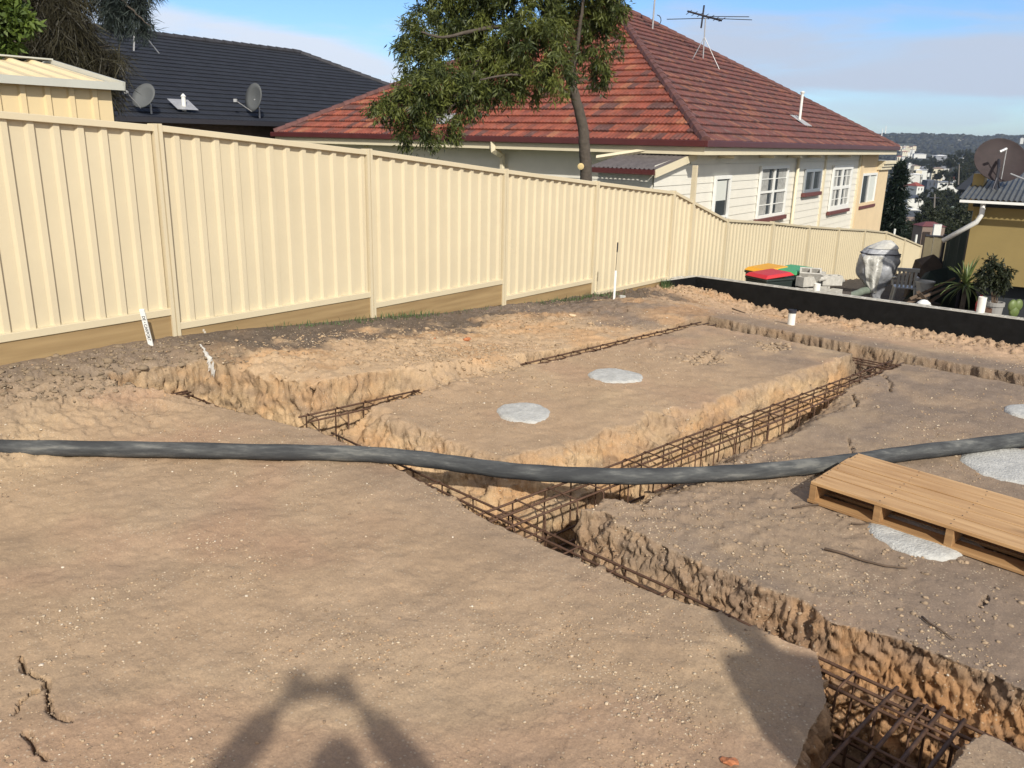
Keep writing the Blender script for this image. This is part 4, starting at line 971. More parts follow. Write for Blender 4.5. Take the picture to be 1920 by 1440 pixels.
def red_house():
    O = W0; fr = ((O[0], O[1], 0), HA)      # local x = along the windowed wall (away), local y = to the left/away; wall at y=0 facing -y
    t = thing('weatherboard_house', 'cream weatherboard house with a red terracotta tiled hip roof behind the fence', 'house', (O[0], O[1], 0), HA)
    ev = .55; xs0, xs1 = -4.14, 15.49; ye = 14.24; zE = 2.10
    wx0, wx1 = xs0+ev, xs1-ev; wy1 = ye-ev*1
    # roof faces (local coordinates); eave rectangle x xs0..xs1, y -ev..ye-ev
    y0, y1 = -ev, ye-ev
    apw = at(1129, 6, W0[1]+UH[1]*(xs0+8.2)+VH[1]*(y0+7.1)); ap = (xs0+8.2, y0+7.12, apw[2])
    ap2 = ap
    A, B, C_, D_ = (xs0, y0, zE), (xs1, y0, zE), (xs1, y1, zE), (xs0, y1, zE)
    rf = obj('roof', MB().add([A, B, C_, D_, ap], [(0, 1, 4), (1, 2, 4), (2, 3, 4), (3, 0, 4), (0, 3, 2, 1)]), 'maroon', t)
    roof_face('roof_slope', D_, A, ap, ap, 'tile_o', rf, 24, .22, .045, .024, label='orange red tiled slope facing the building site')
    roof_face('roof_slope', A, B, ap, ap, 'tile_p', rf, 24, .22, .045, .024, label='weathered brown red tiled slope above the windows')
    roof_face('roof_slope', B, C_, ap, ap, 'tile_p', rf, 24); roof_face('roof_slope', C_, D_, ap, ap, 'tile_p', rf, 27)
    for q_ in (A, B, D_, C_): ridge_caps((q_[0], q_[1], q_[2]+.02), (ap[0], ap[1], ap[2]+.03), 'tile_cap', rf)
    # gutter, fascia and soffit
    def ring(mb, o0, o1, z0, z1):
        xa, xb, ya, yb = xs0, xs1, y0, y1
        mb.bx(xa-o1, xb+o1, ya-o1, ya-o0, z0, z1); mb.bx(xa-o1, xb+o1, yb+o0, yb+o1, z0, z1); mb.bx(xa-o1, xa-o0, ya-o0, yb+o0, z0, z1); mb.bx(xb+o0, xb+o1, ya-o0, yb+o0, z0, z1)
    m = MB(); ring(m, 0.005, .10, zE-.10, zE+.035); obj('gutter', m, 'gutter', t, bevel=.008)
    m = MB(); m.bx(xs0+.0, xs1-.0, y0, y1, zE-.27, zE-.105); obj('fascia', m, 'cream', t)
    # walls
    m = MB(); m.bx(wx0+.05, 11.9, .02, wy1-ev, -4.8, zE-.28); obj('wall_core', m, 'boards', t)
    m = MB(); boards(m, -5.42, 11.93, -3.6, 1.60, 'y', y=.0); 
    boards(m, wx0, 11.93, 1.60, zE-.275, 'y', y=.0)
    m.add([(-5.42, 0, 1.60), (wx0, 0, 1.60), (wx0, 0, 1.86)], [(0, 1, 2)])
    obj('wall', m, 'boards', t, label='sunlit cream weatherboard wall with the windows')
    m = MB(); boards(m, 0.0, wy1-ev, -1.5, zE-.275, 'x', y=wx0, sg=-1); obj('wall', m, 'boards', t, label='shaded weatherboard wall under the front eave')
    # posts, pipes on the windowed wall
    for x_, w_, d_ in ((11.93, .2, .05), (7.35, .16, .03)):
        m = MB(); m.bx(x_-w_/2, x_+w_/2, -d_-.02, -.0, -3.5, zE-.29); obj('corner_board', m, 'cream', t)
    m = MB(); m.tube([(4.2, -.08, zE-.3), (4.2, -.08, -3.2)], .05, 10); obj('downpipe', m, 'cream', t, smooth=True)
    for x_ in (-1.9, 1.0, 3.3, 5.4, 9.0): m = MB(); m.bx(x_-.1, x_+.1, -.42, -.02, zE-.36, zE-.29); obj('eave_bracket', m, 'cream', t)
    # windows
    window(t, -2.17, -1.13, -.7, 1.33, -.02, 'single tall window with a half drawn blind', 1, 0, False, True, frm='white', fr=.09)
    window(t, 1.02, 3.40, .10, 1.52, -.02, 'wide double window with curtains', 2, 2, True, False, True, fr=.085)
    window(t, 5.12, 6.87, .66, 1.38, -.02, 'small sliding window', 2, 0, True, fr=.09, frm='alu', mid=False)
    window(t, 8.28, 10.84, -.08, 1.47, -.02, 'double window with many white glazing bars', 2, 1, True, False, True, fr=.16)
    # rendered cream section with parapet
    m = MB(); m.bx(11.94, 16.6, -.10, 3.0, -5., 0.0); m.bx(11.94, 12.35, -.10, 2.0, 0.001, zE-.29); m.bx(14.9, 16.6, -.10, 3.0, 0.001, 1.45); m.bx(12.351, 14.899, -.02, 2.0, 0.001, zE-.29); obj('rendered_wall', m, 'render', t)
    for k, (a_, b_, c_) in enumerate(((.10, 1.22, 1.34), (.16, 1.342, 1.45), (.23, 1.452, 1.58))): 
        m = MB(); m.bx(14.85, 16.6+a_, -.10-a_, 3.0, b_, c_); obj('cornice', m, 'cream', t, bevel=.01)
    window(t, 12.42, 14.82, -.10, 1.12, -.03, 'wide window with a pale blind at the rendered end', 2, 0, True, True, fr=.09, mid=False, bl=1, bf=.05)
    # lean-to at the front
    m = MB(); m.bx(-5.42, wx0, .03, 1.35, -3.6, 1.50); m.add([(-5.42, .03, 1.501), (wx0, .03, 1.501), (wx0, .03, 1.84), (-5.42, 1.35, 1.501), (wx0, 1.35, 1.501), (wx0, 1.35, 1.84)], [(0, 1, 2), (3, 5, 4), (0, 2, 5, 3)]); lt = obj('lean_to', m, 'boards', t, label='small lean-to room with a corrugated roof at the house front')
    m = MB(); n = 60; ya, yb = -.12, 1.5
    for k in range(n+1):
        y_ = ya+(yb-ya)*k/n; h_ = .018*math.sin(k*PI/2); m.v += [(-5.65, y_, 1.53+h_), (wx0+.05, y_, 1.53+.36+h_)]
    m.f = [(2*k, 2*k+1, 2*k+3, 2*k+2) for k in range(n)]; obj('corrugated_roof', m, 'corru', lt)
    m = MB(); m.bx(-5.74, -5.655, -.14, 1.53, 1.42, 1.525); obj('gutter', m, 'gutter', lt)
    m = MB(); L2 = wx0+5.66; m.box(((-5.66+wx0)/2, -.14, 1.62), (math.hypot(L2, .36), .03, .16), Matrix.Rotation(-math.atan2(.36, L2), 3, 'Y')); obj('barge_board', m, 'cream', lt)
    m = MB(); boards(m, .3, 1.35, -1, 1.42, 'x', y=-5.43, sg=-1); obj('wall', m, 'boards', lt)
    # cream offset pipes
    m = MB(); m.tube([(xs0+.10, .78, zE-.10), (xs0+.05, .86, zE-.20), (xs0-.25, 2.0, zE-.40)], .055, 4, True); obj('downpipe', m, 'cream', t)
    m = MB(); m.tube([(xs0-.02, 5.2, zE-.1), (xs0-.02, 5.2, zE-.3), (xs0+.35, 5.2, zE-.42)], .085, 4); m.tube([(xs0+.42, 5.2, zE-.4), (xs0+.42, 5.2, -1)], .07, 6); obj('downpipe', m, 'cream', t)
    m = MB(); m.bx(wx0-.03, wx0-.0, 10.2, 10.34, -1, zE-.3); obj('corner_board', m, 'cream', t)
    # vent pipes
    def slope_z(x_, y_, side):
        if side == 'front': return zE+(ap[2]-zE)*(x_-xs0)/(ap[0]-xs0)
        return zE+(ap[2]-zE)*(y_-y0)/(ap[1]-y0)
    def vent(x_, y_, side, h, lb):
        z_ = slope_z(x_, y_, side); v = thing('vent_pipe', lb, 'vent pipe', tuple(np.append(O+UH*x_+VH*y_, z_)), HA, 'white roof vent pipes')
        m = MB(); m.tube([(0, 0, -.05), (0, 0, h)], .042, 12); m.lathe([(.058, h-.0), (.075, h+.05), (.03, h+.08)], n=12); obj('pipe_body', m, 'pvc', v, smooth=False)
        m = MB(); g = (ap[2]-zE)/((ap[0]-xs0) if side == 'front' else (ap[1]-y0))
        n = 10
        for i in range(n+1):
            for j in (0, 1):
                a = (i/n-.5)*.62; b_ = (-.32, .22)[j]
                xx, yy = (b_, a) if side == 'front' else (a, b_)
                m.v.append((xx, yy, g*b_+.07+.018*math.sin(i*2)))
        m.f = [(2*i, 2*i+1, 2*i+3, 2*i+2) for i in range(n)]; obj('flashing', m, 'galv', v)
    vent(xs0+.85, 5.2+2.35, 'front', 1.05, 'white vent pipe on the orange roof slope behind the tree foliage')
    vent(6.1, .62, 'right', .85, 'white vent pipe on the weathered red roof slope above the small window')
    return t, fr, ap, (A, B), slope_z
M['tile_cap'] = mat('ridge_cap_tile', (.12, .052, .045), .85, 0, (4, .5))
RH = red_house()
def antenna():
    O = W0; ap = RH[2]
    def onroof(px, py):
        # meet the right-hand slope
        d = ray(px, py); n_w = None
        A3 = np.append(O+UH*RH[3][0][0]+VH*RH[3][0][1], RH[3][0][2]); B3 = np.append(O+UH*RH[3][1][0]+VH*RH[3][1][1], RH[3][1][2]); P3 = np.append(O+UH*ap[0]+VH*ap[1], ap[2])
        n = np.cross(B3-A3, P3-A3); return CAM+d*(np.dot(A3-CAM, n)/np.dot(d, n))
    b = onroof(1318, 112); tp = at(1323, 34, b[1]); H_ = tp[2]-b[2]
    t = thing('tv_antenna', 'television aerial with crossed booms on a stayed mast above the red roof', 'aerial', tuple(b), 0)
    m = MB(); m.tube([(0, 0, -.1), (tp[0]-b[0], 0, H_)], .02, 8); obj('mast', m, 'galv', t)
    dx = tp[0]-b[0]
    m = MB(); m.tube([(dx-.62, -.1, H_+.18), (dx+.55, .1, H_-.05)], .032, 6)
    for k in range(7): u = -.55+k*.18; m.tube([(dx+u, -.45, H_+.16-.2*(u+.55)/1.1), (dx+u, .45, H_+.16-.2*(u+.55)/1.1)], .012, 4)
    obj('boom', m, 'darkmetal', t)
    m = MB(); m.tube([(dx-1.25, 0, H_-.06), (dx+.1, 0, H_+.0)], .012, 4); m.tube([(dx, 0, H_+.0), (dx+1.5, 0, H_-.02)], .012, 4); m.tube([(dx+.1, 0, H_+.05), (dx+1.4, 0, H_+.07)], .012, 4); m.tube([(dx-.12, 0, H_-.3), (dx-.08, 0, H_+.38)], .03, 6); obj('element', m, 'darkmetal', t)
    for px, py in ((1298, 112), (1350, 133)):
        e = onroof(px, py); m = MB(); m.tube([(dx*.6, 0, H_*.55), tuple(e-b)], .012, 5); obj('stay', m, 'galv', t)
    b = onroof(1223, 58); tp = at(1224, -60, b[1]); t = thing('aerial_mast', 'thin aerial mast with a cable loop rising off the roof ridge beside the tree', 'mast', tuple(b), 0)
    m = MB(); m.tube([(0, 0, -.1), (.03, 0, tp[2]-b[2])], .028, 8); obj('mast', m, 'galv', t)
    m = MB(); m.tube([(.0+.14*math.sin(a/12*2*PI)+.12, 0, .32+.16*math.cos(a/12*2*PI)) for a in range(11)], .014, 5); obj('cable', m, 'darkmetal', t)
antenna()
def dark_house():
    y24 = at(213, 219, 24.0); O = np.array([y24[0], y24[1]]); t = thing('tiled_house', 'large house with a dark blue-black tiled hip roof behind the trees', 'house', (O[0], O[1], 0), HA)
    zE = y24[2]; x0 = -9.; dp = 6.2; zr = zE+3.25
    # ridge end from px 563,100
    d = ray(563, 100); # plane y_local = dp
    n = np.append(VH, 0); P = CAM+d*((np.dot(np.append(O+VH*dp, 0)-CAM, n))/np.dot(d, n)); zr = P[2]; xr = float(np.dot(P[:2]-O, UH)); x1 = xr+dp
    A, B = (x0, -.5, zE), (x1, -.5, zE); RL, RR = (x0+2, dp, zr), (xr, dp, zr); C_, D_ = (x1, 2*dp+.5, zE), (x0, 2*dp+.5, zE)
    rf = obj('roof', MB().add([A, B, C_, D_, RL, RR], [(0, 1, 5, 4), (1, 2, 5), (2, 3, 4, 5), (3, 0, 4), (0, 3, 2, 1)]), 'darkmetal', t)
    roof_face('roof_slope', A, B, RL, RR, 'tile_d', rf, 21, tw=.30, lift=.03, wave=.012); roof_face('roof_slope', B, C_, RR, RR, 'tile_d', rf, 20, tw=.3); roof_face('roof_slope', D_, A, RL, RL, 'tile_d', rf, 20, tw=.3)
    cap = mat('dark_ridge_cap', (.03, .03, .036), .8, 0, (4, .5)); ridge_caps((RL[0], RL[1], RL[2]+.02), (RR[0], RR[1], RR[2]+.02), cap, rf, .12, .42); ridge_caps(B, RR, cap, rf, .12, .42)
    m = MB(); m.bx(x0-.1, x1+.1, -.62, -.505, zE-.12, zE+.02); obj('gutter', m, 'darkmetal', t)
    m = MB(); m.bx(x0+.5, x1-.5, 0, 2*dp, -2.5, zE-.02); obj('wall', m, mat('brown_brick', (.09, .06, .045), .9, 0, (5, .3)), t)
    # second lower hip beyond
    q = at(735, 164, 41.); m = MB(); qx = float(np.dot(q[:2]-O, UH)); qy = float(np.dot(q[:2]-O, VH))
    m.add([(qx-7, qy-6, zE), (qx+3, qy-6, zE), (qx+3, qy+4, zE), (qx-7, qy+4, zE), (qx-3.5, qy, q[2]), (qx+.5, qy, q[2])], [(0, 1, 5, 4), (1, 2, 5), (2, 3, 4, 5), (3, 0, 4)]); obj('rear_roof', m, 'tile_cap2', t)
    sl = (zr-zE)/(dp+.5)
    def onr(px, py):
        dd = ray(px, py); A3 = np.append(O+VH*-.5, zE); n = np.cross(np.append(UH, 0), np.append(VH, sl)); return CAM+dd*(np.dot(A3-CAM, n)/np.dot(dd, n))
    def dish(px, py, fx, fy, rx, az, el, lb):
        b = onr(fx, fy); c = at(px, py, b[1]-.25); t2 = thing('satellite_dish', lb, 'satellite dish', tuple(b), 0, 'grey satellite dishes on the dark roof')
        cc = Vector(c-b); m = MB(); m.tube([(0, 0, 0), (0, 0, cc.z*.5), tuple(cc+Vector((.0, .06, -.05)))], .028, 6); obj('mast', m, 'galv', t2)
        R = Matrix.Rotation(rad(az), 3, 'Z') @ Matrix.Rotation(rad(el), 3, 'X'); m = MB(); m.lathe([(0.001, .10), (rx*.35, .085), (rx*.7, .045), (rx, -.01), (rx+.005, -.03), (rx*.7, .02), (.001, .075)], n=28)
        m.v = [tuple(cc+R @ Vector((v[0], v[1], -v[2]))) for v in m.v]; obj('reflector', m, 'dish_grey', t2, smooth=True)
        m = MB(); tip = cc+R @ Vector((0, -.25, .62)); m.tube([tuple(cc+R @ Vector((0, -rx, 0))), tuple(tip)], .018, 5); m.box(tuple(tip), (.1, .08, .09)); obj('feed_arm', m, 'galv', t2)
    dish(270, 180, 284, 214, .37, -18, 62, 'grey satellite dish on the dark roof, beside the cream shed')
    dish(476, 183, 487, 222, .44, -40, 78, 'grey satellite dish on the dark roof, right of the white vent')
    b = onr(346, 209); t3 = thing('vent_pipe', 'white vent pipe on the dark roof between the two satellite dishes', 'vent pipe', tuple(b), HA, 'white roof vent pipes')
    m = MB(); m.tube([(0, 0, -.05), (0, 0, .42)], .06, 10); m.lathe([(.08, .42), (.02, .5)], n=10); obj('pipe_body', m, 'pvc', t3)
    m = MB(); m.add([(-.35, -.2, .0), (.35, -.2, .0), (.35, .3, .3), (-.35, .3, .3)], [(0, 1, 2, 3)]); m.v = [(a, b_, c+.05) for a, b_, c in m.v]; obj('flashing', m, 'galv', t3)
    b = onr(251, 96); t4 = thing('aerial_mast', 'stayed aerial mast on the dark roof under the drooping branch', 'mast', tuple(b), 0)
    tp = at(253, 20, b[1])-b; m = MB(); m.tube([(0, 0, 0), tuple(tp)], .03, 6); obj('mast', m, 'galv', t4)
    e = onr(299, 101)-b; m = MB(); m.tube([tuple(Vector(tp)*.7), tuple(e)], .02, 5); obj('stay', m, 'galv', t4)
M['tile_cap2'] = mat('dark_rear_roof', (.018, .021, .03), .8, 0, (4, .3))
dark_house()
def shed():
    C0 = at(207, 161, 9.6); ang = FANG; O = C0[:2]; d = DF; n = NF; zE = C0[2]
    t = thing('garden_shed', 'cream ribbed steel garden shed with low gable roof behind the fence', 'shed', (O[0], O[1], 0), ang)
    # local x along fence; shed runs to -x; y away
    Ls, W = 3.9, 3.0; rd = ray(82, 118); nn = np.append(NF, 0); P = CAM+rd*(np.dot(np.append(O+NF*W/2, 0)-CAM, nn)/np.dot(rd, nn)); zr = P[2]
    m = MB(); k = 0; x = 0; pw = .245; V = []
    pr = []
    while x > -Ls: pr += [(x, 0), (x-.155, 0), (x-.175, -.028), (x-.225, -.028), (x-.24, 0)]; x -= pw
    for a, b in pr: m.v += [(a, b, -1.), (a, b, zE-.02)]
    m.f = [(2*i, 2*i+1, 2*i+3, 2*i+2) for i in range(len(pr)-1)]; obj('wall', m, 'shed', t, label='ribbed steel wall facing the fence')
    m = MB(); y = 0; pr = []
    while y < W: pr += [(0, y), (0, y+.155), (.028, y+.175), (.028, y+.225), (0, y+.24)]; y += pw
    for a, b in pr: m.v += [(a, b, -1.), (a, b, zE-.02+(zr-zE)*(1-abs(min(b, W)-W/2)/(W/2)))]
    m.f = [(2*i, 2*i+1, 2*i+3, 2*i+2) for i in range(len(pr)-1)]; obj('wall', m, 'shed', t, label='ribbed steel gable end wall')
    m = MB(); m.bx(-Ls, -Ls+.03, 0, W, -1, zE); m.bx(-Ls, -.02, W-.03, W, -1, zE); obj('wall', m, 'shed', t)
    m = MB(); x = .06; pr = []
    while x > -Ls-.1: pr += [(x, 0), (x-.15, 0), (x-.175, .03), (x-.215, .03), (x-.24, 0)]; x -= pw
    for a, h in pr: m.v += [(a, -.08, zE+h-.0), (a, W/2, zr+h), (a, W+.08, zE+h)]
    for i in range(len(pr)-1): m.f += [(3*i, 3*i+1, 3*i+4, 3*i+3), (3*i+1, 3*i+2, 3*i+5, 3*i+4)]
    rf = obj('roof', m, 'shedroof', t)
    m = MB(); m.bx(-Ls-.1, .09, -.12, -.085, zE-.045, zE+.035); obj('eave_trim', m, 'shedtrim', rf)
    m = MB(); m.bx(-Ls-.1, .09, W/2-.09, W/2+.09, zr+.034, zr+.05); obj('ridge_cap', m, 'shedtrim', rf)
    for s_ in (0, 1):
        m = MB(); L2 = math.hypot(W/2+.1, zr-zE); a = math.atan2(zr-zE, W/2+.1); yc = (W/2-.1)/2-.02 if not s_ else W-(W/2-.1)/2+.02
        m.box((.09, yc, (zE+zr)/2), (.03, L2, .09), Matrix.Rotation(a if not s_ else -a, 3, 'X')); obj('barge_trim', m, 'shedtrim', rf)
shed()
def yellow_house():
    c = at(1829, 372, 16.0); O = c[:2]; ang = rad(-33); ex = np.array([math.cos(ang), math.sin(ang)]); zt = c[2]
    t = thing('rendered_house', 'mustard yellow rendered house with a grey corrugated roof beside the yard', 'house', (O[0], O[1], 0), ang)
    m = MB(); m.bx(0, 7.0, 0, 7, -.38, zt); obj('wall', m, 'yellow', t)
    m = MB(); m.bx(.35, 7, .25, 6.9, -2.2, -.385); obj('subfloor', m, 'subfloor', t)
    m = MB(); m.bx(-.02, 7.0, -.03, -.001, zt-.15, zt-.03); obj('eave_shade_strip', m, 'subfloor', t)  # dark strip standing in for the eave's shade on the wall top
    # corrugated roof rising away
    m = MB(); n = 340; xa, xb = -.25, 7.3
    for k in range(n+1):
        x = xa+(xb-xa)*k/n; h = .016*math.sin(k*PI/2*1.0); m.v += [(x, -.32, zt+.0+h), (x, 3.0, zt+.42+h)]
    m.f = [(2*k, 2*k+2, 2*k+3, 2*k+1) for k in range(n)]; rf = obj('roof', m, 'corrug', t)
    m = MB(); m.bx(-.22, 7.2, -.40, -.325, zt-.065, zt-.02); obj('gutter', m, 'white', rf)
    m = MB(); m.bx(-.2, .0, 1.2, 1.8, zt-.3, zt+.42); obj('parapet', m, 'yellowtrim', t)
    m = MB(); m.tube([(.16, -.16, zt-.02), (.16, -.16, zt-.28), (.10, -.14, zt-.42), (-.42, -.10, zt-.82)], .047, 10); obj('downpipe', m, 'white', t, smooth=True)
    # mesh dish on the roof
    b = at(1866, 352, 16.6); t2 = thing('satellite_dish', 'big brown mesh satellite dish on the grey corrugated roof', 'satellite dish', tuple(b), 0)
    cc = Vector(at(1876, 300, 16.9)-b); R = Matrix.Rotation(rad(-12), 3, 'Z') @ Matrix.Rotation(rad(57), 3, 'X'); rx = .47
    m = MB(); m.lathe([(.001, -.10), (rx*.35, -.088), (rx*.7, -.05), (rx, .0), (rx+.012, .012), (rx+.006, -.012), (rx*.7, -.062), (.001, -.115)], n=36); m.v = [tuple(cc+R @ Vector(v)) for v in m.v]; obj('reflector', m, 'dish_brown', t2, smooth=True)
    m = MB(); m.tube([(0, 0, -.12), (0, 0, cc.z-.15), tuple(cc+Vector((0, .06, 0)))], .028, 8); m.tube([(-.12, -.1, -.12), (0, 0, .22)], .014, 5); m.tube([(.14, .05, -.08), (0, 0, .22)], .014, 5); obj('mast', m, 'darkmetal', t2)
    tip = cc+R @ Vector((-.02, .02, .36)); m = MB(); m.tube([tuple(cc+R @ Vector((0, -rx*.9, 0))), tuple(tip)], .012, 5); m.tube([tuple(tip), tuple(tip+Vector((-.12, 0, -.06)))], .03, 8); obj('feed_arm', m, 'galv', t2)
    m = MB(); m.tube([tuple(Vector(at(1895, 326, 16.5)-b)), tuple(Vector(at(1960, 352, 15.9)-b))], .018, 6); o = obj('stay', m, 'galv', t2)
yellow_house()
def rear_house():
    t = thing('dark_roofed_house', 'house with a dark slate roof rising behind the brown dish and yellow house', 'house', (13.05, 24.2, 0), rad(-32))
    m = MB(); m.bx(0, 9, 0, 3, -3, 1.0); obj('wall', m, 'subfloor', t)
    m = MB(); m.add([(-.5, -.5, 1.0), (9.5, -.5, 1.0), (9.5, 3.5, 1.0), (-.5, 3.5, 1.0), (.3, 1.5, 1.98), (8, 1.5, 1.98)], [(0, 1, 5, 4), (1, 2, 5), (2, 3, 4, 5), (3, 0, 4), (0, 3, 2, 1)]); obj('roof', m, mat('slate_roof', (.02, .024, .032), .8, 0, (3, .3)), t)
rear_house()
def shade_shed():
    a = at(1776, 440, 21.); b = at(1826, 420, 18.2); t = thing('shade_structure', 'dark green shade cloth lean-to beside the yellow house', 'lean-to', (a[0], a[1], -1.9), math.atan2(b[1]-a[1], b[0]-a[0]))
    L_ = math.hypot(b[1]-a[1], b[0]-a[0]); za, zb = a[2]+1.9, b[2]+1.9
    m = MB(); n = 26
    for k in range(n+1):
        x = L_*k/n; m.v += [(x, .03*math.sin(k*1.9), 0), (x, .03*math.sin(k*1.9+.5), za+(zb-za)*k/n)]
    m.f = [(2*k, 2*k+2, 2*k+3, 2*k+1) for k in range(n)]; obj('shade_cloth', m, 'shade', t)
    m = MB(); m.add([(0, 0, za), (L_, 0, zb), (L_, 2.5, zb+.1), (0, 2.5, za+.1)], [(0, 1, 2, 3)]); obj('cover_sheet', m, 'shade', t)
    for x in (0, L_): m = MB(); m.tube([(x, -.05, 0), (x, -.05, za if x == 0 else zb)], .04, 6); obj('post', m, 'darkmetal', t)
shade_shed()
# ================================================================== TREES
def leaf_cloud(name, centers, radii, n, leaf, m, parent, droop=.6, per=12, spread=.16, width=.17, seed=1, shell=.55, thin=False, tintup=True):
    """sprigs of narrow leaves spread through ellipsoids; centers (k,3), radii (k,3)"""
    rng = np.random.default_rng(seed); centers = np.array(centers, float); radii = np.array(radii, float)
    vol = radii.prod(1)**.75; pk = vol/vol.sum(); kk = rng.choice(len(centers), n, p=pk)
    d = rng.normal(size=(n, 3)); d /= np.linalg.norm(d, axis=1, keepdims=True); r = rng.uniform(shell**3, 1, n)**(1/3)
    P = centers[kk]+d*r[:, None]*radii[kk]
    # clumps: pull the sprigs to a set of twig points so gaps open between them
    nc = max(20, n//9); ci = rng.choice(n, nc, replace=False); Cc = P[ci]
    best = np.full(n, 1e9); bi = np.zeros(n, int)
    for j in range(0, nc, 200):
        D = ((P[:, None]-Cc[None, j:j+200])**2).sum(2); a = D.argmin(1); v = D[np.arange(n), a]; u = v < best; best[u] = v[u]; bi[u] = a[u]+j
    P = Cc[bi]+(P-Cc[bi])*.42
    bright = rng.uniform(0, 1, nc)[bi]
    out = (P-centers[kk])/radii[kk]
    ax = d*.6+rng.normal(size=(n, 3))*.55; ax[:, 2] -= droop; ax /= np.linalg.norm(ax, axis=1, keepdims=True)
    N = n*per; pi = np.repeat(np.arange(n), per); t = rng.uniform(-.5, .5, N)
    base = P[pi]+ax[pi]*(t*spread*1.5)[:, None]+rng.normal(size=(N, 3))*spread*.16
    ld = ax[pi]*.8+rng.normal(size=(N, 3))*.62; ld[:, 2] -= droop*.55; ld /= np.linalg.norm(ld, axis=1, keepdims=True)
    L_ = leaf*rng.uniform(.6, 1.25, N); sd = np.cross(ld, rng.normal(size=(N, 3))); sd /= np.linalg.norm(sd, axis=1, keepdims=True)+1e-9
    w = (L_*width*.5)[:, None]
    up = np.cross(ld, sd)
    v0 = base; v1 = base+ld*(L_*.45)[:, None]+sd*w; v2 = base+ld*L_[:, None]-up*(L_*.12)[:, None]; v3 = base+ld*(L_*.45)[:, None]-sd*w
    V = np.stack([v0, v1, v2, v3], 1).reshape(-1, 3); Fq = np.arange(N*4).reshape(-1, 4)
    tint = np.clip(bright[pi]*.65+rng.uniform(-.1, .35, N), 0, 1)
    return npmesh(name, V, Fq, m, parent, tint=np.repeat(tint, 4))
def limb(mb, pts, r0, r1, n=9, wob=.03, rnd=random.Random(3)):
    P = catmull([np.array(p_, float) for p_ in pts], 5); k = len(P)
    P = [p_+np.array([rnd.uniform(-wob, wob), rnd.uniform(-wob, wob), 0])*(0 if i in (0, k-1) else 1) for i, p_ in enumerate(P)]
    mb.tube([tuple(p_) for p_ in P], [r0+(r1-r0)*i/(k-1) for i in range(k)], n)
def gum():
    Y = 15.6; b = at(1100, 345, Y); g = -.75; O = np.array([b[0], b[1], g])
    t = thing('backyard_tree', 'tall leafy tree with a bare curved grey trunk in front of the red roof', 'tree', tuple(O), 0)
    A = lambda x, y, dy=0.: at(x, y, Y+dy)-O
    rnd = random.Random(12)
    tr = MB(); base = A(1098, 345); limb(tr, [(base[0]+.02, 0, 0), tuple(base), A(1096, 285), A(1092, 235), A(1078, 180), A(1066, 140)], .12, .075, 12, .008)
    o = obj('trunk', tr, 'bark', t, smooth=True)
    for pts, r0, r1 in [
        ([A(1068, 148), A(1060, 110), A(1046, 70, .2), A(1020, 20, .3), A(1000, -60, .3)], .065, .025),
        ([A(1072, 160), A(1074, 120), A(1082, 90, -.1), A(1090, 40, -.2), A(1100, -40, -.3)], .06, .02),
        ([A(1067, 142), A(1058, 118, -.2), A(1050, 96, -.4), A(1030, 60, -.6)], .05, .018),
        ([A(1071, 180), A(1058, 172), A(1044, 160, -.2), A(1010, 150, -.5), A(960, 140, -.8), A(900, 150, -1.)], .045, .014),
        ([A(1000, 60, .3), A(940, 50, 0), A(880, 60, -.4), A(830, 70, -.6), A(790, 60, -.7)], .05, .014),
        ([A(940, 60, 0), A(900, 110, -.4), A(868, 170, -.8), A(820, 190, -1.0), A(760, 200, -1.1), A(722, 203, -1.1)], .04, .010),
        ([A(862, 192, -.8), A(840, 205, -1.0), A(815, 235, -1.1), A(800, 262, -1.1)], .022, .008),
        ([A(862, 192, -.8), A(830, 200, -.9), A(790, 180, -1.0), A(770, 150, -1.0)], .02, .008),
        ([A(1076, 140), A(1082, 110, -.2), A(1080, 80, -.3)], .012, .006), ([A(1074, 128), A(1066, 100, -.3), A(1068, 76, -.3)], .012, .005)]:
        m = MB(); limb(m, pts, r0, r1, 8, .02, rnd); obj('branch', m, 'bark', t, smooth=True)
    m = MB(); m.lathe([(.05, -.03), (.06, .0), (.03, .01)], n=10); q = A(1089, 312, -.16); m.v = [(v[0]+q[0], -v[2]*1.+q[1]-.0, v[1]+q[2]) for v in m.v]; obj('cut_stub', m, mat('cut_wood', (.55, .42, .2), .8), t)
    s = Y/1619.
    bl = [(805, 55, 60, 55, 0), (870, 20, 80, 60, .3), (790, 120, 45, 50, -.4), (850, 110, 75, 70, 0), (930, 60, 90, 80, .2), (930, 130, 75, 55, -.3), (1000, 90, 80, 75, -.5), (1010, 20, 80, 70, 0), (1090, 20, 75, 60, .4), (1120, 80, 52, 70, .6), (1140, 10, 45, 45, .3), (1100, -60, 90, 60, 0), (960, -70, 120, 70, 0), (850, -50, 80, 60, 0), (1040, 140, 42, 38, -.9),
          (760, 205, 62, 40, -1.0), (800, 175, 60, 45, -1.0), (820, 240, 55, 34, -1.0), (780, 262, 35, 28, -1.), (715, 205, 34, 18, -1.), (880, 190, 45, 36, -.8), (940, 175, 50, 30, -.5), (1000, 190, 25, 26, -.4), (850, 160, 60, 40, -.8), (755, 165, 22, 20, -.9), (1125, 140, 26, 34, .7), (770, 80, 34, 40, -.2)]
    C_ = [A(x, y, dy) for x, y, rx, ry, dy in bl]; R_ = [(rx*s*.92, rx*s*.72, ry*s*.92) for x, y, rx, ry, dy in bl]
    leaf_cloud('crown', C_, R_, 6800, .115, 'leaf', t, .75, 11, .19, .20, 5, .40)
